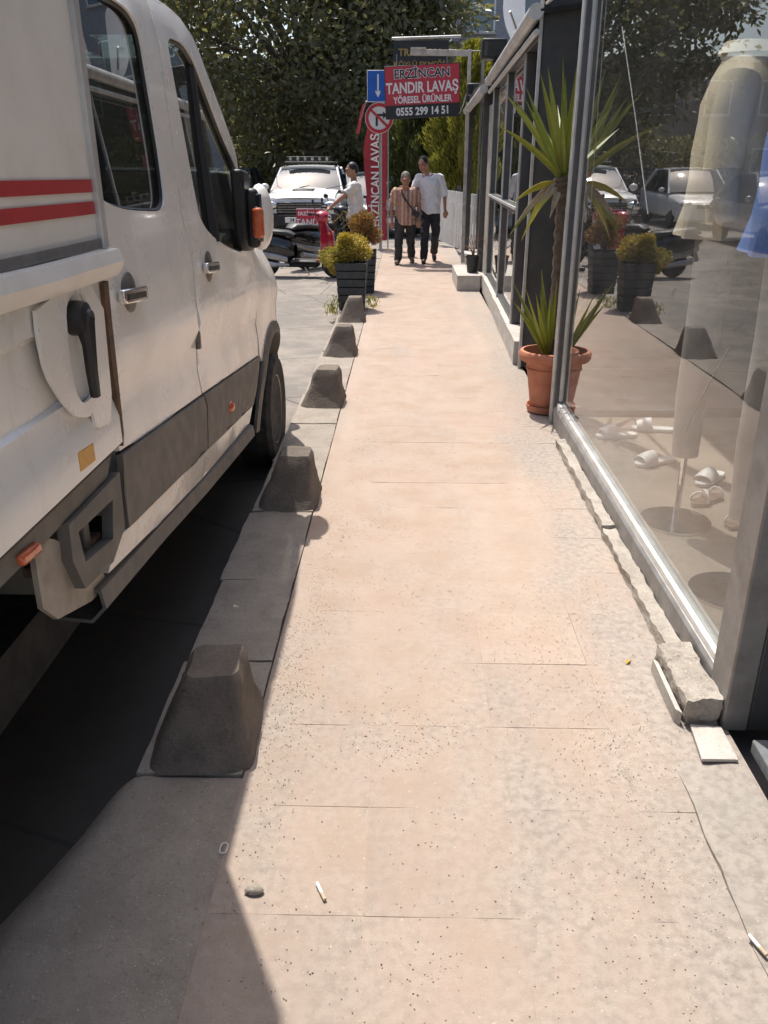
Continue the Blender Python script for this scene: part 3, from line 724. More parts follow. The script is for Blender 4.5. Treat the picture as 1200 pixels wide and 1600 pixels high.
obj('far_post_trim', MB().bx(.974, .986, yb + .022, yb + .042, .0, ztop), m_alu_w, shop, bev=.002)
obj('glazing_bead', MB().bx(1.012, 1.028, yb - .085, yb - .0585, .165, ztop - .13), m_alu_w, shop, bev=.002)
obj('top_rail', MB().bx(.985, 1.06, ya + .129, yb - .059, ztop - .13, ztop), m_alu, shop, bev=.004)
obj('pane', MB().add([(1.024, ya + .12, .14), (1.024, yb - .05, .14), (1.024, yb - .05, ztop - .11), (1.024, ya + .12, ztop - .11)], [(0, 1, 2, 3)]), m_glass, shop, smooth=False)
obj('side_pane', MB().add([(1.055, yb - .006, .09), (3.2, yb - .006, .09), (3.2, yb - .006, ztop - .09), (1.055, yb - .006, ztop - .09)], [(0, 1, 2, 3)]), m_glass, shop, smooth=False)
obj('side_rail', MB().bx(1.061, 3.2, yb - .04, yb + .03, 0, .10), m_alu, shop, bev=.004)
obj('side_head', MB().bx(1.061, 3.2, yb - .04, yb + .03, ztop - .1, ztop), m_alu, shop, bev=.004)
obj('floor', MB().bx(1.056, 4.6, ya + .04, yb - .041, -.02, .055), mat('shop_floor_tile', (.34, .28, .23), .35, 0, (.27, .22, .18), 3, bump=.03), shop)
obj('back_wall', MB().bx(4.6, 4.75, -.6, 7.0, 0, ztop), mat('shop_inside_wall', (.42, .45, .43), .8), shop)
obj('side_wall', MB().bx(1.17, 4.6, .2, .3, 0, ztop), mat('shop_inside_wall2', (.42, .43, .42), .8), shop)
obj('ceiling', MB().bx(1.06, 4.75, -.6, 7.0, ztop + .002, ztop + .10), mat('shop_ceiling', (.6, .6, .58), .8), shop)
obj('hanging_rail', MB().tube([(1.75, 2.5, 1.95), (1.75, 5.2, 1.95)], .014, 8), m_chrome, shop)
# doorway recess at the right edge: step, riser, tiled floor
obj('door_step', MB().bx(1.03, 1.32, .3, 1.985, .0, .045), mat('granite_step', (.22, .23, .245), .4, 0, (.17, .18, .19), 40), shop, bev=.005)
obj('door_riser', MB().bx(1.325, 1.345, .3, 2.085, .0, .20), m_black, shop)
for k in range(3):
    obj('floor_tile', MB().bx(1.315, 1.9, .35 + .58 * k, .925 + .58 * k, .20, .215), mat('white_floor_tile', (.62, .62, .60), .3), shop, bev=.003)
# cracks in the pane, sealed with thin white lines
m_crack = mat('crack_line', (.75, .76, .74), .5)
for pts in ([(4.55, 2.2), (4.1, 1.78), (3.72, 1.40)], [(2.62, 1.06), (2.74, .92), (2.83, .80), (2.90, .70)], [(4.98, 2.7), (4.93, 1.9), (4.88, 1.35)]):
    obj('crack', MB().tube([(1.0225, y, z) for y, z in pts], .0006, 5), m_crack, shop)

# broken concrete ledge along the shop
def ledge(y0, y1, seed, zt, x0=.865, x1=.984):
    return rough_slab(x0, x1, y0, y1, -.004, zt, 6, 34, 4, .011, seed, 17)
o = obj('concrete_ledge', ledge(2.44, 3.5, 2, .045, .925), m_rough); tag(o, 'crumbling concrete ledge strip under the middle of the shop window', 'ledge', 'broken concrete ledge pieces')
o = obj('concrete_ledge', ledge(3.52, 4.82, 8, .05, .93), m_rough); tag(o, 'farther crumbling concrete ledge strip ending at the terracotta pot', 'ledge', 'broken concrete ledge pieces')
o = obj('concrete_chunk', ledge(2.10, 2.42, 14, .098, .868, .978), m_rough); tag(o, 'broken loose concrete chunk at the near end of the shop ledge', 'concrete chunk')
o = obj('tile_piece', MB().prism([(.868, 1.925), (.972, 1.925), (.975, 2.075), (.885, 2.085)], 'z', .010, .020), m_plinth, bev=.001); tag(o, 'pale broken ceramic tile piece lying below the concrete chunk', 'tile')
o = obj('tile_piece', MB().prism([(.846, 2.12), (.860, 2.1), (.866, 2.38), (.853, 2.40)], 'z', .002, .05), m_plinth); tag(o, 'thin upright tile sliver along the side of the concrete chunk', 'tile')

# litter
def butt(loc, rz, lab_):
    t = thing('cigarette_butt', lab_, 'cigarette butt', loc, rz, 'cigarette butts on the pavement')
    obj('paper', MB().tube([(0, -.003, .005), (0, .030, .005)], .0043, 10), m_white, t, world=False)
    obj('filter', MB().tube([(0, -.024, .005), (0, -.003, .005)], .0044, 10), mat('filter_cork', (.62, .50, .36), .9), t, world=False)
butt((-.185, 1.44, .002), .45, 'white cigarette butt lying near the small grey stone'); butt((.79, 1.31, .012), .35, 'white cigarette butt at the right edge beside the shop doorway')
o = obj('stone', MB().ball((-.345, 1.44, .009), (.024, .013, .011), 12), m_kerb); tag(o, 'small flat grey stone beside the cigarette butt', 'stone')
th = [math.pi * 2 * k / 20 for k in range(21)]
o = obj('pull_ring', MB().tube([(-.445 + .009 * math.copysign(abs(math.cos(a)) ** .6, math.cos(a)), 1.573 + .017 * math.copysign(abs(math.sin(a)) ** .6, math.sin(a)), .004) for a in th], .0016, 6, False), m_white); tag(o, 'small white plastic ring lying at the edge of the van shadow', 'plastic ring')
o = obj('fallen_leaf', MB().add([(.775, 2.43, .004), (.79, 2.44, .012), (.80, 2.46, .005), (.782, 2.455, .008)], [(0, 1, 2), (0, 2, 3)]), mat('yellow_leaf', (.62, .40, .03), .6)); tag(o, 'tiny bright yellow leaf near the shop ledge', 'leaf')

# ------------------------------------------------------------------ things inside the shop window
m_shoe = mat('white_slipper', (.78, .77, .75), .5, 0, (.72, .70, .68), 9)
def slipper(loc, rz, lab_):
    t = thing('slipper', lab_, 'slipper', loc, rz, 'white slippers on the shop floor')
    outl = [(.0, -.13), (.03, -.12), (.038, -.06), (.033, 0), (.045, .06), (.04, .11), (.015, .135), (-.02, .13), (-.042, .09), (-.04, .03), (-.032, -.03), (-.037, -.08), (-.025, -.125)]
    obj('sole', MB().prism(smooth_poly(outl, 1), 'z', .0, .022), m_shoe, t, bev=.005, world=False)
    rows = [[(.047 * math.cos(a) * (1 + .04 * k), y, .018 + h * math.sin(a)) for a in np.linspace(0, math.pi, 13)] for k, (y, h) in enumerate(((.02, .062), (.05, .060), (.08, .05), (.105, .036)))]
    obj('strap', MB().grid(rows), m_shoe, t, solid=.006, world=False)
slipper((1.30, 4.84, .057), 1.75, 'far white ribbed slipper lying nearest the far window post'); slipper((1.40, 4.36, .057), 2.0, 'white slipper lying in the middle of the shop window floor')
slipper((1.56, 4.98, .057), 1.4, 'white slipper farther inside behind the ribbed slipper'); slipper((1.62, 4.10, .057), 2.4, 'white slipper turned inward beside the strappy sandal')
def sandal(loc, rz, lab_):
    t = thing('sandal', lab_, 'sandal', loc, rz, 'strappy sandals on the shop floor')
    obj('sole', MB().prism(smooth_poly([(.0, -.12), (.035, -.1), (.03, 0), (.042, .07), (.0, .125), (-.04, .07), (-.03, 0), (-.033, -.1)], 1), 'z', 0, .02), mat('sandal_brown', (.20, .13, .09), .6), t, bev=.004, world=False)
    for y, tw in ((.06, .02), (.02, -.03), (-.07, .0)):
        obj('strap', MB().tube([(.04 * math.cos(a), y + tw * math.cos(a), .015 + .05 * math.sin(a)) for a in np.linspace(0, math.pi, 12)], .006, 6), m_shoe, t, world=False)
sandal((1.50, 3.80, .057), 2.2, 'brown sandal with white straps nearest the window frame'); sandal((1.56, 3.55, .057), 2.5, 'brown sandal with crossed white straps at the near end of the display')
def cloth(name, col, col2): return mat(name, col, .85, 0, col2, 5, bump=.25, bscale=30)
def dressed_form(loc, rz, lab_, shirt, trouser):
    t = thing('mannequin', lab_, 'mannequin', loc, rz, 'mannequins in the shop window')
    def ring(z, a, b, n=28, wob=.0, sh=0):
        return [(a * math.cos(q) + sh + wob * math.cos(q * 7 + z * 9), b * math.sin(q) + wob * math.sin(q * 5 + z * 11), z) for q in np.linspace(0, 2 * math.pi, n + 1)]
    obj('shirt', MB().grid([ring(1.27, .24, .165, wob=.018), ring(1.4, .235, .15, wob=.016), ring(1.58, .225, .135, wob=.010), ring(1.75, .235, .13, wob=.005), ring(1.84, .21, .105, wob=.003), ring(1.89, .12, .08), ring(1.93, .075, .07)]), shirt, t, solid=.006, world=False)
    obj('placket', MB().tube([(0, -.150, 1.28), (0, -.142, 1.42), (0, -.128, 1.6), (0, -.118, 1.78), (0, -.085, 1.88)], .012, 6), shirt, t, world=False)
    obj('pocket', MB().box((.10, -.128, 1.66), (.11, .012, .12)), shirt, t, bev=.004, world=False)
    obj('collar', MB().grid([ring(1.905, .085, .085), ring(1.96, .075, .075), ring(1.92, .10, .10)]), shirt, t, solid=.004, world=False)
    for s in (-1, 1):
        obj('sleeve', MB().tube([(s * .21, 0, 1.82), (s * .27, .01, 1.70), (s * .295, .015, 1.52), (s * .30, -.01, 1.34)], [.07, .075, .068, .055], 14), shirt, t, world=False)
        obj('trouser_leg', MB().tube([(s * .075, 0, 1.34), (s * .085, 0, 1.0), (s * .09, .01, .62), (s * .095, 0, .36)], [.085, .074, .062, .056], 16), trouser, t, world=False)
    obj('stand_pole', MB().tube([(0, 0, 0), (0, 0, 1.3)], .014, 8), m_chrome, t, world=False)
    obj('base_plate', MB().lathe([(.16, 0), (.16, .012), (.02, .016)], (0, 0, 0), 24), m_chrome, t, world=False)
m_creamc = cloth('cream_linen', (.82, .71, .53), (.72, .60, .42)); m_bluec = cloth('blue_cotton', (.18, .30, .68), (.14, .24, .56)); m_whitec = cloth('offwhite_cotton', (.34, .32, .295), (.26, .245, .225))
dressed_form((1.27, 3.55, .057), math.pi / 2 - .36, 'mannequin in a cream linen shirt and pale trousers behind the glass', m_creamc, m_whitec)
dressed_form((1.28, 2.86, .057), math.pi / 2 - .42, 'mannequin in a blue shirt behind the glass at the right edge', m_bluec, m_whitec)

# ------------------------------------------------------------------ second shop front (winter-garden glazing)
shop2 = thing('glazed_annex', 'dark framed glass annex beyond the yucca with a pale plinth and sloping gutter', 'shop annex', (.955, 7.04, 0), -math.radians(1.35))
def L2(n, mb, m, par=None, **k): return obj(n, mb, m, par or shop2, world=False if par is None else False, **k)
L2('plinth', rough_slab(-.02, .16, .0, 4.55, -.004, .20, 4, 24, 3, .006, 21, 6), m_plinth)
L2('end_wall', MB().bx(.02, .30, -.12, -.02, 0, 2.7), m_alu, bev=.006)
L2('end_wall_trim', MB().bx(.005, .03, -.145, -.121, 0, 2.7), m_alu_w, bev=.003)
L2('end_wall_return', MB().bx(.30, 3.4, -.10, -.02, 0, 2.7), m_dark)
for u in (.82, 2.5, 4.42): L2('post', MB().bx(.03, .11, u, u + .085, .20, 2.45), m_alu, bev=.006); L2('post_trim', MB().bx(.014, .031, u + .03, u + .055, .20, 2.45), m_alu_w, bev=.002)
L2('mid_rail', MB().bx(.02, .115, .906, 4.419, 1.17, 1.235), m_alu, bev=.006)
L2('mid_rail_trim', MB().bx(.004, .021, .906, 4.419, 1.205, 1.232), m_alu_w, bev=.002)
L2('low_rail', MB().bx(.03, .10, .906, 4.419, .201, .245), m_alu, bev=.004)
for a, b in ((.906, 2.499), (2.586, 4.419)):
    for za, zb in ((.24, 1.18), (1.23, 2.46)): L2('pane', MB().add([(.06, a - .01, za), (.06, b + .01, za), (.06, b + .01, zb), (.06, a - .01, zb)], [(0, 1, 2, 3)]), m_glass, smooth=False)
L2('head_rail', MB().bx(.02, .12, -.02, 4.6, 2.451, 2.55), m_alu, bev=.006)
L2('gutter', MB().tube([(-.03, -.2, 2.60), (-.03, 4.7, 2.55)], .055, 12), m_alu_w)
L2('gutter_rail', MB().tube([(-.02, -.2, 2.47), (-.02, 4.7, 2.43)], .022, 8), m_alu_w)
L2('roof_sheet', MB().add([(.0, -.2, 2.60), (3.4, -.2, 3.0), (3.4, 4.7, 3.0), (.0, 4.7, 2.60)], [(0, 1, 2, 3)]), m_dark, solid=.03)
L2('inner_floor', MB().bx(.16, 3.4, -.1, 4.6, -.004, .12), mat('pale_tile_floor', (.40, .39, .37), .4), )
L2('inner_wall', MB().bx(3.4, 3.5, -.1, 5.0, 0, 3.0), mat('annex_wall', (.12, .15, .145), .8))
L2('far_wall', MB().bx(.13, 3.4, 4.50, 4.6, 0, 2.9), mat('annex_wall2', (.13, .15, .15), .8))
L2('blind', MB().bx(.075, .085, 2.6, 4.40, 2.0, 2.40), mat('roller_blind', (.55, .48, .38), .8))
for k in range(3):
    c = thing('red_crate', ['red plastic crate at the bottom of the stack inside the annex door', 'red plastic crate in the middle of the stack inside the annex door', 'red plastic crate on top of the stack inside the annex door'][k], 'crate', (1.35, 7.75, .125 + .31 * k), .1, 'red crates stacked inside the annex')
    mr_ = mat('red_crate_plastic', (.5, .04, .06), .5)
    for z in (0, .09, .18, .27):
        for s in (-1, 1):
            obj('slat', MB().bx(-.2, .2, s * .14 - .008, s * .14 + .008, z, z + .035), mr_, c, world=False); obj('slat', MB().bx(s * .2 - .008, s * .2 + .008, -.132, .132, z, z + .035), mr_, c, world=False)
    for sx in (-1, 1):
        for sy in (-1, 1): obj('corner', MB().bx(sx * .19 - .018, sx * .19 + .018, sy * .13 - .018, sy * .13 + .018, 0, .305), mr_, c, world=False)

# third unit farther on: dark column, pale slats
un3 = thing('dark_porch', 'narrow dark porch unit with pale vertical slats past the glass annex', 'porch', (1.07, 12.4, 0))
obj('column', MB().bx(1.03, 1.16, 12.28, 12.42, 0, 2.6), m_alu, un3, bev=.006)
obj('base', MB().bx(1.02, 2.5, 11.75, 15.6, -.004, .16), m_plinth, un3, bev=.01)
for k in range(7): obj('slat', MB().bx(1.10, 1.13, 11.78 + .066 * k, 11.82 + .066 * k, .16, 2.3), m_cream, un3)
obj('gutter', MB().tube([(.98, 11.8, 2.47), (1.0, 15.4, 2.40)], .055, 10), m_alu_w, un3)
obj('porch_wall', MB().bx(2.5, 2.6, 11.75, 15.6, 0, 3.0), m_dark, un3); obj('porch_roof', MB().bx(1.0, 2.6, 11.75, 15.6, 2.53, 2.6), m_alu, un3)
obj('column', MB().bx(1.03, 1.13, 15.4, 15.5, 0, 2.5), m_alu, un3, bev=.006)

# lamps / boxes on the eaves
for nm, l_, c, d in (('wall_floodlight', 'larger black box floodlight at the end of the annex gutter', (1.04, 11.35, 2.86), (.30, .22, .22)), ('wall_floodlight', 'smaller black box light on the porch eave behind the sign post', (1.03, 14.2, 2.64), (.22, .2, .16))):
    t = thing(nm, l_, 'floodlight', (c[0], c[1], c[2] - d[2] / 2), 0, 'black box lights under the eaves')
    obj('housing', MB().box(c, d), m_black, t, bev=.02); obj('lens', MB().box((c[0], c[1] - d[1] / 2 - .004, c[2]), (d[0] * .8, .008, d[2] * .7)), m_cglass, t)
    obj('bracket', MB().tube([(c[0] + .02, c[1] + .05, c[2] - d[2] / 2 - .28), (c[0] + .02, c[1] + .02, c[2] - d[2] / 2)], .02, 8), m_black, t)
t = thing('satellite_dish', 'white satellite dish seen edge-on above the annex gutter', 'dish', (1.2, 9.2, 2.62))
rows = [[(1.12 + .30 * math.cos(a) * q * .35, 9.2 + .34 * math.sin(a) * q * .5, 2.98 + .36 * math.sin(a) * q) for a in np.linspace(0, 2 * math.pi, 29)] for q in (.02, .4, .75, 1.0)]
rows = [[(x - .10 * (1 - ((z - 2.98) / .36) ** 2 * .6), y, z) for x, y, z in r] for r in rows]
obj('reflector', MB().grid(rows), m_white, t, solid=.012); obj('mast', MB().tube([(1.22, 9.2, 2.6), (1.20, 9.2, 3.0)], .02, 8), m_galv, t); obj('feed_arm', MB().tube([(1.12, 9.2, 2.65), (.95, 8.9, 2.9)], .012, 6), m_galv, t)
t = thing('cable', 'pale sagging cable running over the annex gutter', 'cable', (1.0, 6.5, 2.7)); obj('wire', MB().tube([(1.02, 5.4, 2.62), (1.0, 5.9, 2.60), (.99, 6.4, 2.63), (1.0, 7.0, 2.66), (1.0, 8.2, 2.66)], .011, 6), m_cream, t)

# upper building over the shops
ub = thing('street_building', 'pale rendered building rising behind the shop annexes on the right', 'building', (3.6, 8, 0))
obj('wall', MB().bx(3.55, 8.5, -6, 16.0, 2.9, 9.0), mat('pale_render', (.55, .53, .50), .9, bump=.1), ub)
for y in (1.5, 4.5, 7.5, 10.5, 13.5):
    wn = obj('window', MB().bx(3.50, 3.56, y - .6, y + .6, 4.2, 5.6), m_white, ub); obj('pane', MB().bx(3.494, 3.502, y - .54, y + .54, 4.26, 5.54), m_cglass, wn)
obj('balcony', MB().bx(2.6, 3.55, 9.2, 12.4, 3.55, 3.72), m_plinth, ub); obj('balcony_front', MB().bx(2.6, 2.66, 9.2, 12.4, 3.72, 4.6), m_dark, ub)

# ------------------------------------------------------------------ doorstep block and small pot
o = obj('doorstep_block', rough_slab(.70, 1.01, 11.46, 12.75, -.004, .2, 6, 10, 4, .006, 31, 6), m_plinth); tag(o, 'square pale concrete step block with a black flower pot on it', 'step')
t = thing('flower_pot', 'small black plastic pot with a dry plant on the concrete step', 'flower pot', (.93, 11.85, .2))
obj('pot', MB().lathe([(.072, .0), (.095, .20), (.102, .20), (.102, .225), (.092, .225), (.09, .19), (.0, .19)], (.93, 11.85, .2), 22), m_black, t)
for k in range(11):
    a = rr.uniform(0, 6.28); l = rr.uniform(.12, .34); d = Vector((math.cos(a), math.sin(a), 0)) * rr.uniform(.3, 1.0)
    b = Vector((.93, 11.85, .39)); obj('dry_stem', MB().tube([b, b + d * .05 + Vector((0, 0, l * .6)), b + d * .16 + Vector((0, 0, l * .9)), b + d * .24 + Vector((0, 0, l * (.6 if k % 2 else 1.0)))], [.005, .004, .004, .002], 5), mat('dry_stem', (.28, .15, .09), .9), t)

# ------------------------------------------------------------------ yucca in the terracotta pot
yu = thing('potted_yucca', 'tall yucca with a bare trunk in a terracotta pot beside the shop post', 'potted plant', (.945, 5.60, 0))
pc = (.945, 5.60, 0)
obj('saucer', MB().lathe([(.10, .0), (.125, .012), (.135, .055), (.128, .055), (.11, .02), (0, .02)], pc, 32), m_terra, yu)
pt = obj('pot', MB().lathe([(.095, .022), (.105, .03), (.150, .34), (.152, .345), (.162, .36), (.192, .365), (.204, .385), (.206, .41), (.196, .43), (.176, .432), (.166, .40), (.158, .36), (0, .36)], pc, 40), m_terra, yu)
obj('rim_band', MB().lathe([(.1475, .30), (.1515, .302), (.1525, .312), (.1495, .315)], pc, 40), m_terra, pt)
obj('soil', MB().lathe([(.16, .365), (.1, .375), (0, .38)], pc, 20), m_soil, yu)
tr = [(.965, 5.60, .36), (.972, 5.60, .7), (.966, 5.60, 1.05), (.958, 5.60, 1.40), (.945, 5.60, 1.52)]
tp = []; rad = []
for i in range(33):
    s_ = i / 32 * 4; a = min(3, int(s_)); f = s_ - a; p_ = Vector(tr[a]).lerp(Vector(tr[a + 1]), f); tp.append(p_); rad.append((.046 + .012 * (s_ > 3)) * (1 + .10 * ((i % 2) * 2 - 1)) * (1 + .12 * noise.noise(p_ * 20)))
obj('trunk', MB().tube(tp, rad, 12), m_yb, yu)
def yleaf_mat():
    g = NT('yucca_leaf'); r = g.n('ShaderNodeObjectInfo').outputs['Random']
    c = g.mix(r, (.22, .27, .05), (.40, .40, .07)); c = g.mix(g.ramp(g.noise(14, 4), .5, .75, 0, .6), c, (.42, .42, .12))
    p = g.bsdf(c, .38, spec=.5, finish=False); t = g.n('ShaderNodeBsdfTranslucent'); g.l(c, t.inputs[0]); mx_ = g.n('ShaderNodeMixShader'); mx_.inputs[0].default_value = .35
    g.l(p, mx_.inputs[1]); g.l(t.outputs[0], mx_.inputs[2]); g.l(mx_.outputs[0], g.out.inputs[0]); return g.m
m_yl = yleaf_mat(); m_yd = mat('dry_yucca_leaf', (.45, .40, .30), .8, 0, (.34, .24, .14), 20); m_yy = mat('yellowing_yucca_leaf', (.52, .45, .05), .5, 0, (.40, .38, .05), 12)
def sword(base, tip, wid, droop, m, par, roll=0.):
    b, t = Vector(base), Vector(tip); d = t - b; L = d.length; u = d.normalized()
    s = u.cross(Vector((0, -1, .15)) if abs(u.y) < .8 else Vector((1, 0, 0))).normalized()
    s = Matrix.Rotation(roll, 3, u) @ s
    n = s.cross(u).normalized(); rows = []
    for k in range(9):
        f = k / 8; w_ = wid * (math.sin(math.pi * min(1, f * .62 + .30)) if f < .98 else .05) * (1 - f ** 5); w_ = max(w_, wid * .03)
        c = b + d * f + Vector((0, 0, -droop * (f * f - f)))
        rows.append([c - s * w_ + n * w_ * .35, c - s * w_ * .05, c + s * w_ + n * w_ * .35])
    return obj('leaf', MB().grid(rows), m, par, solid=.0025)
hd = Vector((.945, 5.60, 1.54))
tips = [(.52, 5.45, 1.80, .0), (.56, 5.7, 2.0, .02), (.62, 5.8, 1.99, .0), (.66, 5.5, 1.96, .02), (.70, 5.75, 2.03, 0), (.745, 5.5, 2.09, .0), (.81, 5.65, 2.13, 0), (.88, 5.55, 2.17, 0), (.93, 5.7, 2.08, 0), (.965, 5.55, 2.13, 0), (1.0, 5.75, 2.10, 0),
        (1.06, 5.65, 2.03, 0), (1.24, 5.72, 1.93, 0), (1.30, 5.75, 1.80, 0), (.95, 6.05, 1.95, 0), (.80, 6.0, 1.9, 0), (1.1, 6.0, 1.9, 0), (.85, 5.3, 1.9, 0), ]
for i, (x, y, z, dp) in enumerate(tips): sword(hd + Vector(((x - .945) * .06, (y - 5.6) * .06, rr.uniform(-.06, .03))), (x, y, z), .020 + rr.uniform(-.003, .004), rr.uniform(.0, .10) + dp, m_yl, yu, rr.gauss(0, .35))
for (x, y, z, dp, m_) in ((.62, 5.50, 1.36, .16, m_yy), (.63, 5.62, 1.16, .18, m_yl), (.70, 5.55, 1.14, .2, m_yy), (.66, 5.55, 1.24, .14, m_yd), (.80, 5.50, 1.36, .10, m_yd), (.86, 5.48, 1.28, .08, m_yd), (1.03, 5.5, 1.34, .1, m_yd), (1.12, 5.6, 1.30, .1, m_yd), (.78, 5.52, 1.30, .12, m_yy)):
    sword(hd + Vector(((x - .945) * .1, 0, -.06)), (x, y, z), .024, dp, m_, yu, rr.gauss(0, .5))
for k in range(20):
    a = rr.uniform(0, 6.28); el = rr.uniform(.85, 1.5); L = rr.uniform(.40, .66); b = Vector((.935, 5.58, .37))
    sword(b, b + Vector((math.cos(a) * math.cos(el) * L, math.sin(a) * math.cos(el) * L * .7, math.sin(el) * L)), .019, .04, m_yl, yu, rr.gauss(0, .5))

yu.location.x += .04

# ------------------------------------------------------------------ slatted planters with shrubs
def planter(cx, cy, w0, w1, h, label, n=6):
    t = thing('slatted_planter', label, 'planter', (cx, cy, 0), 0, 'charcoal slatted planters on the kerb')
    bh = h / n
    for k in range(n):
        a = w0 + (w1 - w0) * (k * bh + .002) / h; b = w0 + (w1 - w0) * ((k + 1) * bh - .008) / h; z0, z1 = k * bh + .004, (k + 1) * bh - .008
        for q in range(4):
            th_ = .018; jit = rr.uniform(-.003, .003)
            vs = [(-a / 2, -a / 2 + jit, z0), (a / 2, -a / 2 + jit, z0), (b / 2, -b / 2 + jit, z1), (-b / 2, -b / 2 + jit, z1)]
            vs += [(x, y + th_, z) for x, y, z in vs]
            R = Matrix.Rotation(q * math.pi / 2, 3, 'Z')
            mb = MB().add([R @ Vector(v) for v in vs], [(0, 1, 2, 3), (4, 7, 6, 5), (0, 4, 5, 1), (3, 2, 6, 7), (1, 5, 6, 2), (0, 3, 7, 4)])
            obj('board', mb, m_planter, t, bev=.003, world=False)
    obj('lining', MB().add([(-w0 / 2 + .02, -w0 / 2 + .02, 0), (w0 / 2 - .02, -w0 / 2 + .02, 0), (w0 / 2 - .02, w0 / 2 - .02, 0), (-w0 / 2 + .02, w0 / 2 - .02, 0), (-w1 / 2 + .03, -w1 / 2 + .03, h - .05), (w1 / 2 - .03, -w1 / 2 + .03, h - .05), (w1 / 2 - .03, w1 / 2 - .03, h - .05), (-w1 / 2 + .03, w1 / 2 - .03, h - .05)], [(0, 1, 2, 3), (4, 5, 6, 7), (0, 1, 5, 4), (1, 2, 6, 5), (2, 3, 7, 6), (3, 0, 4, 7)]), m_soil, t, world=False)
    return t
planter(-.625, 9.93, .29, .36, .55, 'nearer charcoal slatted planter box holding the yellow shrub')
planter(-.565, 11.35, .29, .36, .55, 'farther charcoal slatted planter box holding the brown shrub')
def shrub(name, label, c, r, n, L, m, stems=9, droop=0, lobes=7, seed=1, extra=()):
    rng = np.random.default_rng(seed)
    t = thing(name, label, 'shrub', (c[0], c[1], .5))
    lb = rng.normal(size=(lobes, 3)); lb /= np.linalg.norm(lb, axis=1)[:, None]; lb = lb * np.array(r) * .62 + np.array(c)
    lb[:, 2] = np.maximum(lb[:, 2], c[2] - r[2] * .5)
    lobes_ = [(l, np.array(r) * rng.uniform(.38, .58)) for l in lb] + [(np.array(e[:3]), np.array(e[3:6])) for e in extra] + [(np.array(c), np.array(r) * .6)]
    P = []
    per = n // len(lobes_)
    for l, rad_ in lobes_:
        q = rng.normal(size=(per, 3)); q /= np.linalg.norm(q, axis=1)[:, None]; P.append(l + q * rad_ * rng.uniform(.35, 1.12, (per, 1)) ** .6)
    P = np.concatenate(P); D = (P - np.array(c)) + rng.normal(size=P.shape) * .12 + np.array((0, 0, .08 - droop))
    leaf_mesh('foliage', P, D, L, L * .5, m, t)
    for k in range(stems):
        a = rng.uniform(0, 6.28); e = lobes_[k % len(lobes_)][0]
        obj('stem', MB().tube([(c[0] + .03 * math.cos(a), c[1] + .03 * math.sin(a), .49), ((c[0] + e[0]) / 2, (c[1] + e[1]) / 2, (.55 + e[2]) / 2), tuple(e)], [.010, .007, .003], 5), m_bark, t)
    return t
m_fy = foliage('yellow_shrub_leaf', (.50, .38, .07), (.36, .29, .06), (.27, .25, .06), .25)
m_fb = foliage('brown_shrub_leaf', (.30, .17, .06), (.22, .13, .05), (.24, .20, .07), .25)
shrub('yellow_shrub', 'dense yellow leaved shrub growing in the nearer planter', (-.62, 9.93, .72), (.23, .22, .20), 5200, .040, m_fy, seed=5, extra=[(-.86, 9.9, .60, .15, .14, .11), (-.80, 9.86, .50, .10, .1, .10)])
sb = shrub('brown_shrub', 'dry brown shrub with wispy stems in the farther planter', (-.555, 11.35, .80), (.25, .24, .22), 4800, .038, m_fb, seed=9)
for k in range(16):
    a = rr.uniform(0, 6.28); L = rr.uniform(.3, .62); b = Vector((-.55, 11.35, .6)); d = Vector((math.cos(a), math.sin(a), 0))
    obj('grass_stem', MB().tube([b, b + d * L * .25 + Vector((0, 0, L * .7)), b + d * L * .6 + Vector((0, 0, L * .85)), b + d * L * .9 + Vector((0, 0, L * .6))], [.004, .004, .003, .0015], 4), m_fy if k % 2 else m_fb, sb)
# weeds at the planter foot
wd = []; wdd = []
for k in range(240):
    cx, cy_ = rr.choice([(-.86, 9.85), (-.40, 10.2), (-.80, 10.3)]); wd.append((cx + rr.gauss(0, .05), cy_ + rr.gauss(0, .12), rr.uniform(-.05, .10) if cx < -.5 else rr.uniform(.0, .12))); wdd.append((rr.gauss(0, .5), rr.gauss(0, .5), 1))
tag(leaf_mesh('weeds', wd, wdd, .07, .016, foliage('weed_leaf', (.20, .22, .05), (.30, .27, .08), (.16, .18, .05))), 'straggly weeds growing at the foot of the planters', 'weeds', kind='stuff')

# ------------------------------------------------------------------ signs
R90 = (math.pi / 2, 0, 0)
ts = thing('traffic_sign_post', 'grey pole with a blue arrow sign above a round no right turn sign', 'traffic sign', (-.50, 16.8, 0))
obj('pole', MB().tube([(-.49, 16.84, 0), (-.49, 16.84, 3.12)], .03, 12), m_galv, ts)
bl = obj('blue_sign', MB().box((-.53, 16.795, 2.885), (.40, .012, .52)), m_white, ts, bev=.02, seg=3)
obj('blue_face', MB().box((-.53, 16.786, 2.885), (.375, .006, .495)), m_blue, bl, bev=.002)
obj('arrow', MB().prism([(-.545, 3.08), (-.515, 3.08), (-.515, 2.79), (-.485, 2.82), (-.485, 2.78), (-.53, 2.70), (-.575, 2.78), (-.575, 2.82), (-.545, 2.79)], 'y', 16.778, 16.782), m_white, bl)
rs = obj('round_sign', MB().lathe([(.262, -.006), (.262, .006)], (-.51, 16.79, 2.36), 40, 'y'), m_white, ts)
obj('red_ring', MB().lathe([(.195, -.012), (.252, -.012), (.252, -.007), (.195, -.007), (.195, -.012)], (-.51, 16.79, 2.36), 40, 'y', False), m_tred, rs)
obj('turn_arrow', MB().prism([(-.575, 2.23), (-.535, 2.23), (-.535, 2.39), (-.44, 2.39), (-.44, 2.35), (-.36, 2.41), (-.44, 2.47), (-.44, 2.43), (-.575, 2.43)], 'y', 16.776, 16.780), m_signblk, rs)
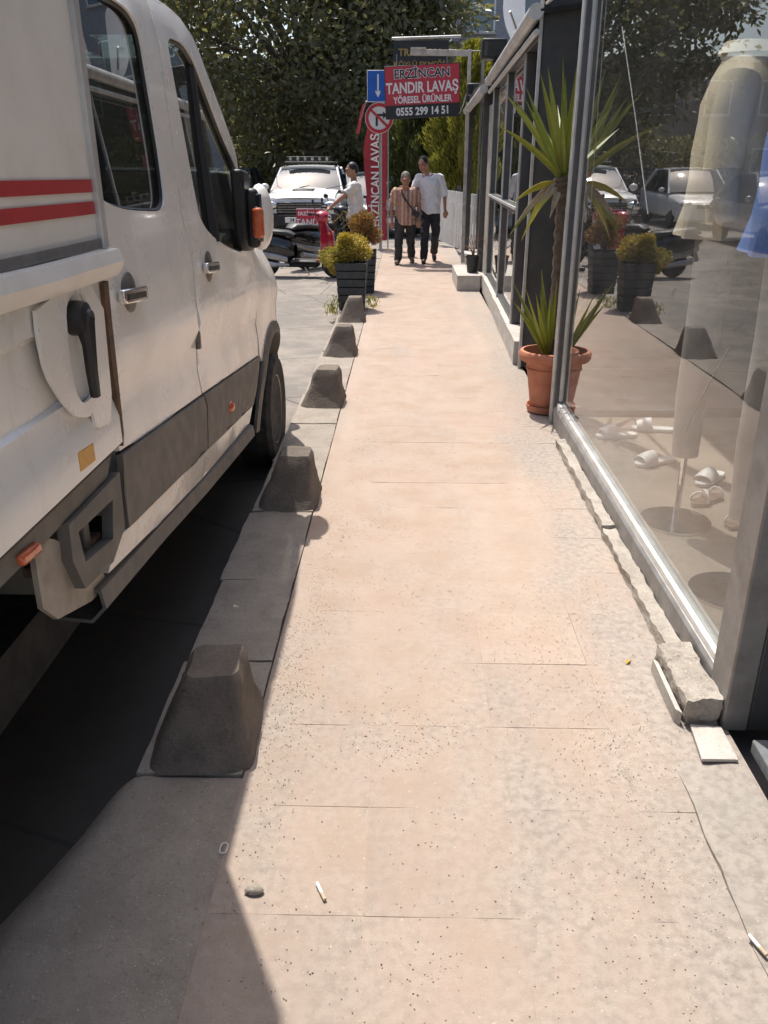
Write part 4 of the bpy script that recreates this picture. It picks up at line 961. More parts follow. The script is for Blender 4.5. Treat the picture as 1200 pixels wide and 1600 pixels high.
obj('red_slash', MB().box((-.51, 16.7715, 2.36), (.45, .003, .042), Matrix.Rotation(math.radians(42), 3, 'Y')), m_tred, rs)

ss = thing('shop_sign', 'red and black hanging sign board with white lettering on a cream L-shaped post', 'sign', (.98, 14.8, 0))
obj('post', MB().box((.985, 14.84, 1.63), (.055, .055, 3.24)), m_cream, ss, bev=.004)
obj('arm', MB().box((.50, 14.84, 3.205), (.91, .05, .085), Matrix.Rotation(math.radians(1.0), 3, 'Y')), m_cream, ss, bev=.004)
obj('arm_end', MB().box((.17, 14.82, 3.262), (.24, .05, .035)), m_cream, ss)
ang = math.radians(-2.6); RS = Matrix.Rotation(ang, 3, 'Y')
sc_ = Vector((.245, 14.80, 2.655))
def sp(x, z, dy=0): return sc_ + RS @ Vector((x, dy, z))
br = obj('board', MB().box(sc_, (1.205, .03, .765), RS), m_signblk, ss, bev=.003)
obj('red_field', MB().box(sp(0, .095, -.017), (1.185, .006, .555), RS), m_red, br)
rt = (math.pi / 2, ang, 0)
def rot_sign(): return (Matrix.Rotation(ang, 4, 'Y') @ Matrix.Rotation(math.pi / 2, 4, 'X')).to_euler()
re_ = rot_sign(); m_let = mat('white_letters', (.80, .80, .79), .5, 0, (.76, .76, .75), 5)
text('ERZİNCAN', br, .175, sp(.0, .255, -.0215), re_, m_let, bold=.011, extrude=.0006); text('ERZİNCAN', br, .175, sp(.0, .255, -.0245), re_, m_signblk, bold=.003, extrude=.0008)
text('TANDIR LAVAŞ', br, .215, sp(.0, .055, -.0225), re_, m_let, bold=.006, extrude=.001, sx=.77)
text('YÖRESEL ÜRÜNLER', br, .135, sp(.0, -.115, -.0225), re_, m_let, bold=.004, extrude=.001, sx=.80)
text('0555 299 14 51', br, .155, sp(.0, -.285, -.0185), re_, m_let, bold=.005, extrude=.001, sx=.88)
for x in (-.4, .4): obj('hanger', MB().tube([sp(x, .37), (sp(x, .37).x, 14.83, 3.18)], .008, 6), m_galv, ss)
obj('junction_box', MB().box((1.03, 14.80, 2.66 - .10), (.16, .12, .12)), m_black, ss, bev=.01)
obj('loose_wire', MB().tube([(.95, 14.78, 2.62), (.90, 14.76, 2.45), (.86, 14.76, 2.36), (.84, 14.77, 2.33)], .008, 5), m_cream, ss)

s2 = thing('black_shop_sign', 'black sign with gold lettering partly hidden behind the red hanging sign', 'sign', (.9, 15.5, 0))
b2 = obj('board', MB().box((.22, 15.5, 3.18), (.92, .05, .56)), m_signblk, s2, bev=.004)
obj('lamp_tube', MB().tube([(-.26, 15.44, 3.475), (.87, 15.44, 3.505)], .022, 10), m_alu_w, s2)
obj('bracket', MB().tube([(.68, 15.5, 3.3), (1.25, 15.5, 3.3), (1.25, 15.5, 0)], .025, 8), m_galv, s2)
text('TRABZON', b2, .15, (.20, 15.47, 3.275), R90, m_gold, bold=.003); text('KÖYLÜ EKMEĞİ', b2, .12, (.20, 15.47, 3.10), R90, m_gold, bold=.002)

# red feather banner
bn = thing('feather_banner', 'tall red feather banner with white vertical lettering behind the traffic sign pole', 'banner', (-.37, 17.5, -.1))
obj('pole', MB().tube([(-.36, 17.5, -.1), (-.36, 17.5, 2.3), (-.42, 17.5, 2.62), (-.6, 17.5, 2.78), (-.78, 17.5, 2.68), (-.90, 17.5, 2.35)], .014, 8), m_galv, bn)
obj('base', MB().lathe([(.2, -.1), (.2, -.07), (.03, -.05)], (-.36, 17.5, 0), 20), m_black, bn)
rows = []
for k in range(31):
    f = k / 30; z = .15 + 2.35 * f; lw = .30 + .20 * math.sin(min(1, f * 1.25) * math.pi * .5) - .16 * max(0, f - .72) / .28
    if f < .35: lw = .34 + .12 * f / .35
    rows.append([(-.385 - lw * .92 * q, 17.50 + .022 * math.sin(q * 5 + z * 2.3) * q, z) for q in np.linspace(0, 1, 9)])
bf = obj('flag', MB().grid(rows), mat('faded_red_banner', (.40, .035, .055), .75, 0, (.34, .03, .045), 3), bn, solid=.003)
rows = [[(-.78 - .14 * f - w_ * .06, 17.49, 2.64 - .52 * f ** 1.2) for w_ in (0, 1)] for f in np.linspace(0, 1, 9)]
obj('flag_tip', MB().grid(rows), m_red, bn, solid=.003)
text('ERZİNCAN LAVAŞ', bf, .235, (-.60, 17.455, 1.27), (math.pi / 2, -math.pi / 2, 0), m_let, bold=.005, sx=.86)

# standing board by the pickup
ab = thing('standing_board', 'red standing advert board with white lettering behind the red scooter', 'sign', (-1.86, 17.0, -.1))
bo = obj('board', MB().box((-1.86, 17.0, .30), (.56, .03, .96), Matrix.Rotation(-.1, 3, 'X')), m_white, ab, bev=.004)
obj('red_field', MB().box((-1.86, 16.958, .50), (.55, .006, .54), Matrix.Rotation(-.1, 3, 'X')), m_red, bo)
obj('picture', MB().box((-1.86, 17.005, .05), (.46, .006, .26), Matrix.Rotation(-.1, 3, 'X')), mat('flatbread_print', (.50, .33, .17), .6, 0, (.66, .52, .36), 9), bo)
eb = (math.pi / 2 - .1, 0, 0)
text('ERZİNCAN', bo, .095, (-1.86, 16.94, .69), eb, m_let, bold=.002); text('TANDIR', bo, .16, (-1.86, 16.952, .53), eb, m_let, bold=.003); text('LAVAŞ', bo, .16, (-1.86, 16.968, .34), eb, m_let, bold=.003)
for x in (-2.1, -1.62): obj('leg', MB().tube([(x, 17.02, .6), (x, 17.35, -.1)], .012, 6), m_galv, ab)

# white picket fence
fn = thing('picket_fence', 'white picket fence along the pavement behind the two men', 'fence', (1.0, 18, 0))
for k in range(15):
    f = k / 14; x = 1.25 - .50 * f; y = 15.9 + 3.3 * f
    obj('picket', MB().box((x, y, .55), (.045, .03, 1.06)), m_white, fn, bev=.006)
for z in (.3, .85): obj('rail', MB().tube([(1.29, 15.85, z), (.77, 19.28, z)], .02, 6), m_white, fn)
for y, x in ((15.8, 1.28), (17.6, 1.01), (19.35, .74)): obj('post', MB().box((x + .04, y, .58), (.08, .08, 1.2)), m_alu, fn)

# ------------------------------------------------------------------ people
def ring_loft(mb, rings, n=16):
    """closed body of elliptical rings (cx,cy,z,a,b)"""
    rows = [[(cx + a * math.cos(2 * math.pi * k / n), cy_ + b * math.sin(2 * math.pi * k / n), z) for k in range(n)] for cx, cy_, z, a, b in rings]
    m = len(rows); vs = [p for r in rows for p in r]
    fs = [(i * n + k, i * n + (k + 1) % n, (i + 1) * n + (k + 1) % n, (i + 1) * n + k) for i in range(m - 1) for k in range(n)] + [tuple(range(n))[::-1], tuple((m - 1) * n + k for k in range(n))]
    return mb.add(vs, fs)
def fuse(o, vox, it=3, fold=0):
    r = o.modifiers.new('fuse', 'REMESH'); r.mode = 'VOXEL'; r.voxel_size = vox; r.use_smooth_shade = True
    s = o.modifiers.new('smooth', 'SMOOTH'); s.iterations = it; s.factor = .5
    if fold:
        tx = bpy.data.textures.get('cloth_folds') or bpy.data.textures.new('cloth_folds', 'CLOUDS'); tx.noise_scale = .11; tx.noise_depth = 2
        d = o.modifiers.new('folds', 'DISPLACE'); d.texture = tx; d.strength = fold; d.mid_level = .5; d.texture_coords = 'GLOBAL'
    return o
def hand(mb, w_, d, side, curl=.5):
    """palm and five fingers from wrist w_ along d"""
    w_, d = Vector(w_), Vector(d).normalized(); s = d.cross(Vector((0, 1, 0)) if abs(d.y) < .8 else Vector((1, 0, 0))).normalized() * side; n = d.cross(s).normalized() * side
    p = w_ + d * .05
    mb.capsule(w_, p, .026, .030, 10); mb.capsule(p + s * .02, p - s * .02, .022, .022, 8)
    for i, (o_, L) in enumerate(((.030, .065), (.011, .075), (-.010, .070), (-.029, .052))):
        a = p + s * o_ + d * .018; b = a + d * L * .5 - n * L * curl * .25; c = b + d * L * .35 - n * L * curl * .6
        mb.capsule(a, b, .0092, .0088, 7); mb.capsule(b, c, .0088, .0075, 7)
    a = w_ + d * .02 + s * .028; b = a + s * .022 + d * .03; mb.capsule(a, b, .011, .010, 7); mb.capsule(b, b + d * .03 - n * .008, .010, .008, 7)
def person(label, loc, rz, J, shirt, trousers, hair, shoes, long_sleeve, hs=1.0, sleeve_f=1.0, build=1.0, hairlong=.0, hem=.86, group=None, sdepth=1.0):
    V3 = {k: Vector(v) for k, v in J.items()}
    b = MB(); B = build
    h = V3['head']; yaw = Matrix.Rotation(J.get('yaw', 0) if not isinstance(J.get('yaw', 0), tuple) else 0, 3, 'Z')
    R = Matrix.Rotation(V3['look'].x, 3, 'Z') @ Matrix.Rotation(V3['look'].y, 3, 'X') @ Matrix.Rotation(V3['look'].z, 3, 'Y')
    def H(x, y, z): return h + R @ (Vector((x, y, z)) * hs)
    tmp = MB(); tmp.ball((0, 0, 0), (.074, .094, .112), 18); tmp.ball((0, -.03, -.055), (.055, .062, .062), 12)
    tmp.capsule((0, -.088, .0), (0, -.108, -.03), .010, .015, 8); tmp.ball((0, -.088, .03), (.052, .016, .014), 8)
    tmp.capsule((0, -.082, -.062), (0, -.084, -.07), .02, .018, 8)
    for s in (-1, 1): tmp.ball((s * .076, .01, -.012), (.012, .022, .032), 8)
    b.add([H(*v) for v in tmp.v], tmp.f)
    nk = V3['neck']; b.capsule(nk - Vector((0, 0, .05)), H(0, .012, -.06), .055 * B, .050, 12)
    pv = V3['pelvis']; ch = V3['chest']
    ring_loft(b, [(pv.x, pv.y, pv.z - .08, .13 * B, .10 * B), (pv.x, pv.y, pv.z + .06, .145 * B, .105 * B), ((pv.x + ch.x) / 2, (pv.y + ch.y) / 2, (pv.z + ch.z) / 2, .13 * B, .10 * B), (ch.x, ch.y, ch.z, .155 * B, .11 * B), (nk.x, nk.y, nk.z - .06, .11 * B, .075), (nk.x, nk.y, nk.z, .05, .05)])
    for s in ('L', 'R'):
        sg = 1 if s == 'L' else -1
        b.capsule(V3['sh' + s], V3['el' + s], .046 * B, .038 * B); b.capsule(V3['el' + s], V3['wr' + s], .038 * B, .024); b.capsule(V3['sh' + s], nk - Vector((0, 0, .04)), .05 * B, .05 * B)
        hand(b, V3['wr' + s], V3.get('hd' + s, V3['wr' + s] - V3['el' + s]), sg)
        b.capsule(V3['hip' + s], V3['kn' + s], .072 * B, .05); b.capsule(V3['kn' + s], V3['an' + s], .05, .034); b.capsule(V3['an' + s], V3['to' + s], .035, .028)
    o = obj('person', b, m_skin); o.location = loc; o.rotation_euler = (0, 0, rz); fuse(o, .0075, 4); tag(o, label, 'person', group)
    # trousers
    t = MB(); ring_loft(t, [(pv.x, pv.y, pv.z - .11, .145 * B, .12 * B), (pv.x, pv.y, pv.z, .155 * B, .122 * B), (pv.x, pv.y, pv.z + .09, .148 * B, .118 * B)])
    for s in ('L', 'R'):
        hp, kn, an = V3['hip' + s], V3['kn' + s], V3['an' + s]
        an2 = an + Vector((0, 0, -.015)); t.capsule(hp, kn, .094 * B, .076); t.tube([kn, kn.lerp(an2, .5), an2.lerp(kn, .04), an2], [.076, .070, .066, .068], 14)
        t.ball(kn, .076, 12)
    fuse(obj('trousers', t, trousers, o, world=False), .014, 3, .035)
    # shirt
    t = MB(); hz = hem
    ring_loft(t, [(pv.x, pv.y, hz, .178 * B, .138 * B * sdepth), (pv.x, pv.y, hz + .10, .175 * B, .136 * B * sdepth), ((pv.x + ch.x) / 2, (pv.y + ch.y) / 2, (pv.z + ch.z) / 2 + .02, .162 * B, .128 * B * sdepth), (ch.x, ch.y, ch.z + .02, .185 * B, .135 * B), (nk.x * .5 + ch.x * .5, nk.y * .5 + ch.y * .5, nk.z - .075, .15 * B, .105), (nk.x, nk.y, nk.z - .04, .085, .078)], 20)
    for s in ('L', 'R'):
        a, e, w_ = V3['sh' + s], V3['el' + s], V3['wr' + s]
        t.capsule(a, nk - Vector((0, 0, .07)), .068 * B, .06 * B)
        if long_sleeve: t.capsule(a, e, .068 * B, .058); q = e.lerp(w_, sleeve_f); t.tube([e, e.lerp(q, .9), q], [.057, .052, .055], 12); t.ball(e, .057, 10)
        else: q = a.lerp(e, .72); t.tube([a, a.lerp(q, .5), q], [.070 * B, .068 * B, .070 * B], 14); t.ball(a, .070 * B, 12)
    so = fuse(obj('shirt', t, shirt, o, world=False), .010, 2, .05)
    c = MB(); c.tube([nk + Vector((.062 * math.cos(q), -.01 + .062 * math.sin(q) , -.005 - .035 * max(0, -math.sin(q)))) for q in np.linspace(-.95, math.pi + .95, 15)], .014, 6)
    if long_sleeve or sleeve_f < 1: obj('collar', c, shirt, o, world=False)
    # hair, eyes, mouth, shoes
    t = MB(); t.ball((0, .018, .028), (.081, .092, .098), 18); t.ball((0, .045, -.01 - hairlong), (.075, .068, .07 + hairlong), 14)
    keep = MB(); hv = [H(*v) for v in t.v]
    obj('hair', MB().add(hv, t.f), hair, o, world=False)
    for s in (-1, 1):
        obj('eye', MB().ball(H(s * .031, -.083, .005), .009, 8), m_blackg, o, world=False); obj('eyebrow', MB().capsule(H(s * .018, -.094, .028), H(s * .046, -.085, .028), .006, .004, 6), hair, o, world=False)
    obj('mouth', MB().capsule(H(-.018, -.092, -.062), H(.018, -.092, -.062), .0055, .0055, 6), mat('lips', (.30, .12, .09), .6), o, world=False)
    for s in ('L', 'R'):
        an, to = V3['an' + s], V3['to' + s]; t = MB(); d = (to - an); d.z = 0
        dn = d.normalized() if d.length > .001 else Vector((0, -1, 0))
        t.capsule(an - dn * .045 + Vector((0, 0, -.03)), to + Vector((0, 0, .006)), .042, .040, 12); t.capsule(an + Vector((0, 0, .0)), an + Vector((0, 0, -.03)), .043, .045, 12)
        fuse(obj('shoe', t, shoes, o, world=False), .010, 3)
    return o
def striped():
    g = NT('striped_shirt_cloth'); tc = g.n('ShaderNodeTexCoord'); sx = g.n('ShaderNodeSeparateXYZ'); g.l(tc.outputs['Object'], sx.inputs[0])
    wv = g.math('SINE', g.math('MULTIPLY', sx.outputs[0], 95.)); w2 = g.math('SINE', g.math('MULTIPLY', sx.outputs[0], 40.))
    c = g.mix(g.ramp(wv, -.3, .5), (.40, .20, .14), (.60, .42, .32)); c = g.mix(g.ramp(w2, .5, .9, 0, .7), c, (.25, .12, .09)); c = g.mix(g.ramp(g.noise(30, 4), .4, .7, 0, .4), c, (.66, .52, .42))
    g.bsdf(c, .85, spec=.2); return g.m
m_wsh = cloth('white_shirt_cloth', (.80, .80, .82), (.74, .74, .77)); m_tsh = cloth('white_tshirt_cloth', (.74, .73, .70), (.68, .66, .62))
m_trs = cloth('dark_trouser_cloth', (.018, .019, .024), (.03, .03, .035)); m_trs2 = cloth('charcoal_trouser_cloth', (.035, .033, .033), (.05, .045, .04)); m_jean = cloth('dark_jean_cloth', (.04, .05, .075), (.06, .07, .10))
m_hair = mat('black_hair', (.012, .011, .010), .55, bump=.5); m_ghair = mat('grey_hair', (.14, .13, .12), .7, 0, (.22, .21, .20), 40, bump=.5)
m_shb = mat('dark_shoe', (.03, .022, .018), .5); m_shg = mat('dusty_shoe', (.16, .12, .09), .7)
tall = dict(head=(-.12, -.07, 1.585), look=(-.55, .25, 0), neck=(-.05, -.02, 1.44), chest=(0, 0, 1.22), pelvis=(.02, .02, .92), shL=(.165, .01, 1.375), shR=(-.195, -.01, 1.37), elL=(.255, .05, 1.11), wrL=(.265, -.03, .86), elR=(-.30, -.06, 1.14), wrR=(-.385, -.10, 1.19), hdR=(-1, -.3, .2),
            hipL=(.10, .02, .88), hipR=(-.06, .02, .88), knL=(.115, .0, .485), knR=(-.07, -.13, .48), anL=(.105, .27, .16), anR=(-.085, -.16, .075), toL=(.11, .17, .04), toR=(-.09, -.31, .035))
person('tall man in an untucked white shirt and dark trousers walking arm in arm', (.40, 14.95, 0), 0, tall, m_wsh, m_trs, m_hair, m_shb, True, sleeve_f=.18, hem=.80, group='men walking along the pavement')
short = dict(head=(.0, -.10, 1.35), look=(.08, .30, 0), neck=(0, -.03, 1.215), chest=(0, 0, 1.03), pelvis=(0, .03, .80), shL=(.165, .0, 1.155), shR=(-.165, .0, 1.155), elL=(.235, .03, .93), wrL=(.225, -.04, .72), elR=(-.235, .04, .92), wrR=(-.225, -.02, .70),
             hipL=(.085, .02, .76), hipR=(-.085, .02, .76), knL=(.10, .02, .42), knR=(-.10, -.10, .42), anL=(.115, .18, .10), anR=(-.12, -.13, .075), toL=(.13, .04, .035), toR=(-.14, -.28, .035))
po = person('short grey-haired man in a striped brown shirt with a black sling bag', (-.01, 14.75, 0), 0, short, striped(), m_trs2, m_ghair, m_shg, False, hs=.98, build=1.06, hem=.635, group='men walking along the pavement', sdepth=1.12)
t = thing('sling_bag', 'small black sling bag worn across the striped shirt', 'bag', (.12, 14.6, .85))
obj('strap', MB().tube([(-.075, 14.64, 1.185), (-.05, 14.585, 1.10), (.02, 14.565, 1.0), (.10, 14.575, .90), (.155, 14.60, .83)], .014, 6), m_black, t)
obj('strap', MB().tube([(-.075, 14.64, 1.185), (-.08, 14.76, 1.20), (.0, 14.92, 1.08), (.12, 14.92, .93), (.17, 14.8, .84)], .012, 6), m_black, t)
obj('pouch', MB().box((.165, 14.615, .815), (.13, .06, .09), Matrix.Rotation(.5, 3, 'Y')), m_black, t, bev=.015)
tee = dict(head=(.02, -.04, 1.59), look=(.25, .18, 0), neck=(0, 0, 1.43), chest=(0, .01, 1.2), pelvis=(0, .03, .92), shL=(.185, .0, 1.36), shR=(-.185, .0, 1.36), elL=(.23, -.22, 1.18), wrL=(.22, -.42, 1.03), elR=(-.24, .04, 1.10), wrR=(-.23, -.08, .88),
           hipL=(.085, .02, .88), hipR=(-.085, .02, .88), knL=(.10, -.02, .48), knR=(-.10, .0, .48), anL=(.11, .02, .075), anR=(-.11, .05, .075), toL=(.13, -.12, .035), toR=(-.13, -.10, .035))
person('man in a white T-shirt seen side-on reaching toward the parked scooters', (-.86, 14.65, -.1), -math.pi / 2 + .15, tee, m_tsh, m_jean, m_hair, m_shb, False, hem=.79)

# ------------------------------------------------------------------ scooters
def wheel2(mb_par, c, r, w_, par, world=False, rimc=None):
    wl = obj('wheel', MB().lathe([(r * .62, -w_ / 2), (r * .9, -w_ / 2), (r, -w_ * .2), (r, w_ * .2), (r * .9, w_ / 2), (r * .62, w_ / 2)], c, 32, 'y'), m_tyre, par, world=world)
    rm = MB().lathe([(r * .63, -w_ * .4), (r * .63, w_ * .4)], c, 28, 'y'); rm.lathe([(.0, -w_ * .4), (r * .2, -w_ * .42), (r * .22, w_ * .42), (0, w_ * .4)], c, 16, 'y')
    for k in range(5):
        a = 2 * math.pi * k / 5; rm.tube([(c[0], c[1], c[2]), (c[0] + r * .63 * math.cos(a), c[1], c[2] + r * .63 * math.sin(a))], .014, 6)
    obj('rim', rm, rimc or m_galv, wl, world=world); return wl
def scooter(label, loc, rz, front_col, side_col):
    t = thing('scooter', label, 'scooter', loc, rz, 'scooters parked by the kerb')
    o = lambda n, mb, m, p=None, **k: obj(n, mb, m, p or t, world=False, **k)
    wheel2(None, (-.52, 0, .215), .215, .10, t); wheel2(None, (.62, 0, .22), .22, .095, t)
    # rear body: tapered shell from seat to tail
    def sect(x, zb, zt, hw, n=14):
        return [(x, hw * math.copysign(abs(math.cos(a)) ** .7, math.cos(a)), (zb + zt) / 2 + (zt - zb) / 2 * math.copysign(abs(math.sin(a)) ** .8, math.sin(a))) for a in np.linspace(0, 2 * math.pi, n + 1)]
    o('rear_body', MB().grid([sect(-.95, .56, .62, .04), sect(-.85, .46, .66, .11), sect(-.6, .36, .68, .165), sect(-.3, .30, .66, .175), sect(-.1, .26, .60, .15), sect(-.02, .30, .5, .11)]), side_col)
    o('side_trim', MB().grid([sect(-.86, .40, .50, .12), sect(-.6, .29, .44, .178), sect(-.3, .24, .40, .185), sect(-.12, .22, .34, .16)]), m_galv)
    o('seat', MB().grid([sect(-.88, .66, .70, .08), sect(-.78, .66, .77, .14), sect(-.5, .67, .76, .15), sect(-.35, .65, .735, .15), sect(-.12, .62, .72, .13), sect(-.02, .60, .66, .08)]), m_black)
    o('floorboard', MB().bx(-.08, .38, -.17, .17, .235, .275), m_black, bev=.02)
    o('underframe', MB().bx(-.2, .35, -.10, .10, .16, .235), m_dark, bev=.02)
    rows = [[(x + .10 * (1 - (q / .20) ** 2) * (.5 + .5 * f) + .02, q * wd, z) for q in np.linspace(-.20, .20, 11)] for x, z, wd, f in ((.34, .26, .95, .2), (.40, .36, 1.05, .6), (.44, .50, 1.1, 1), (.43, .64, 1.0, 1), (.40, .78, .75, .8), (.37, .88, .5, .5))]
    o('leg_shield', MB().grid(rows), front_col, solid=.03)
    o('front_cowl', MB().ball((.50, 0, .56), (.12, .13, .22), 18), front_col)
    o('front_fender', MB().grid([[(.62 + .255 * math.cos(a), q, .22 + .255 * math.sin(a) - abs(q) * .25) for q in (-.075, -.05, 0, .05, .075)] for a in np.linspace(.1, 2.5, 12)]), front_col, solid=.008)
    o('fork', MB().tube([(.62, .06, .22), (.56, .06, .42), (.44, .03, .85)], .02, 8), m_galv); o('fork', MB().tube([(.62, -.06, .22), (.56, -.06, .42), (.44, -.03, .85)], .02, 8), m_galv)
    hc = o('headlamp_cowl', MB().ball((.43, 0, .92), (.13, .15, .10), 18), front_col); o('headlamp', MB().ball((.525, 0, .915), (.05, .085, .055), 14), m_chrome, hc)
    o('handlebar', MB().tube([(.33, -.33, .98), (.40, -.14, .96), (.40, .14, .96), (.33, .33, .98)], .014, 8), m_black)
    for s in (-1, 1):
        o('grip', MB().tube([(.325, s * .24, .975), (.30, s * .36, .98)], .02, 8), m_black)
        mr_ = o('mirror', MB().ball((.36, s * .30, 1.16), (.015, .06, .04), 12), m_black); o('mirror_stem', MB().tube([(.37, s * .2, .97), (.37, s * .28, 1.14)], .007, 6), m_black, mr_)
        o('indicator', MB().ball((.56, s * .13, .68), (.03, .04, .025), 10), m_orange)
    o('kick_stand', MB().tube([(.05, .12, .2), (.12, .26, .01)], .011, 6), m_galv); o('exhaust', MB().tube([(-.1, -.14, .2), (-.35, -.17, .2), (-.75, -.17, .27)], [.02, .045, .05], 10), m_galv)
    o('tail_lamp', MB().ball((-.95, 0, .60), (.03, .07, .035), 10), m_red_l)
    o('rear_fender', MB().tube([(-.7, 0, .42), (-.85, 0, .36), (-.90, 0, .25)], [.06, .05, .04], 8), m_black)
    return t
m_scr = mat('red_scooter_paint', (.42, .02, .045), .22, 0, (.38, .018, .04), 4, coat=.8)
scooter('black scooter with a glossy red front shield parked beyond the van', (-1.74, 13.75, -.104), -.14, m_scr, m_blackg)
scooter('all black scooter standing beside the man in the white T-shirt', (-1.42, 15.2, -.104), .9, m_blackg, m_blackg)
scooter('grey scooter parked in the road ahead of the van, seen in the window reflection', (-3.4, 12.2, -.104), -1.2, m_galv, m_black)

# ------------------------------------------------------------------ cars
def secy(y, w_, z0, z1, n=20, e=.32):
    return [(w_ * math.copysign(abs(math.cos(a)) ** e, math.cos(a)), y, (z0 + z1) / 2 + (z1 - z0) / 2 * math.copysign(abs(math.sin(a)) ** e, math.sin(a))) for a in np.linspace(0, 2 * math.pi, n + 1)]
def loft_secs(ss_):
    mb = MB().grid(ss_); n = len(ss_[0])
    mb.f.append(tuple(range(n - 1))[::-1]); o_ = (len(ss_) - 1) * n; mb.f.append(tuple(o_ + k for k in range(n - 1))); return mb
def car_wheels(t, W, ys_, r, w_=.2):
    for y in ys_:
        for s in (-1, 1):
            wl = obj('wheel', MB().lathe([(r * .62, -.10 * s), (r * .92, -.10 * s), (r, -.06 * s), (r, .06 * s), (r * .92, .10 * s), (r * .62, .10 * s)], (s * (W - .12), y, r), 28, 'x'), m_tyre, t, world=False)
            obj('rim', MB().lathe([(0, .07 * s), (r * .25, .075 * s), (r * .4, .05 * s), (r * .6, .09 * s), (r * .64, .08 * s)], (s * (W - .12), y, r), 24, 'x'), m_galv, wl, world=False)
def glasshouse(t, W, zb, pts, paint):
    """pts: (y,z) of windscreen foot, top, rear top, rear foot; curved screens, side glass, pillars, roof"""
    (ya_, za), (yb_, zb_), (yc, zc), (yd, zd) = pts; wt = W * .76
    def acr(y, z, w_, bow, sgn): return [(w_ * q, y + sgn * bow * (1 - q * q) , z + .03 * (1 - q * q)) for q in np.linspace(-1, 1, 13)]
    scr = [acr(ya_ + (yb_ - ya_) * f, za + (zb_ - za) * f + .035 * math.sin(math.pi * f), W * .93 + (wt - W * .93) * f, .10 - .04 * f, -1) for f in np.linspace(0, 1, 9)]
    ws = obj('windscreen', MB().grid(scr), m_cglass, t, world=False)
    obj('rear_window', MB().grid([acr(yd + (yc - yd) * f, zd + (zc - zd) * f, W * .93 + (wt - W * .93) * f, .06, 1) for f in np.linspace(0, 1, 5)]), m_cglass, t, world=False)
    for s in (-1, 1):
        obj('side_window', MB().add([(s * W * .94, ya_ + .1, za), (s * W * .94, yd - .05, zd), (s * wt, yc, zc), (s * wt, yb_, zb_)], [(0, 1, 2, 3)]), m_cglass, t, world=False)
        obj('pillar', MB().tube([(s * W * .945, ya_, za - .02), (s * (wt + .005), yb_, zb_ + .015)], .032, 8), paint, t, world=False)
        obj('pillar', MB().tube([(s * W * .945, yd, zd - .02), (s * (wt + .005), yc, zc + .01)], .045, 8), paint, t, world=False)
        ym = (yb_ + yc) / 2 + .05; obj('pillar', MB().tube([(s * W * .95, ym, za), (s * (wt + .008), ym, zc)], .03, 8), m_black, t, world=False)
    obj('roof', MB().grid([acr(y, z, wt + .02, .05 * sg, -1 if sg > 0 else 1) for y, z, sg in ((yb_ - .02, zb_ + .01, 1), ((yb_ + yc) / 2, max(zb_, zc) + .04, 0), (yc, zc + .01, -1))]), paint, t, solid=.04, world=False)
    return ws
m_pw = mat('white_pickup_paint', (.76, .76, .75), .25, 0, (.70, .70, .69), 3, coat=.6)
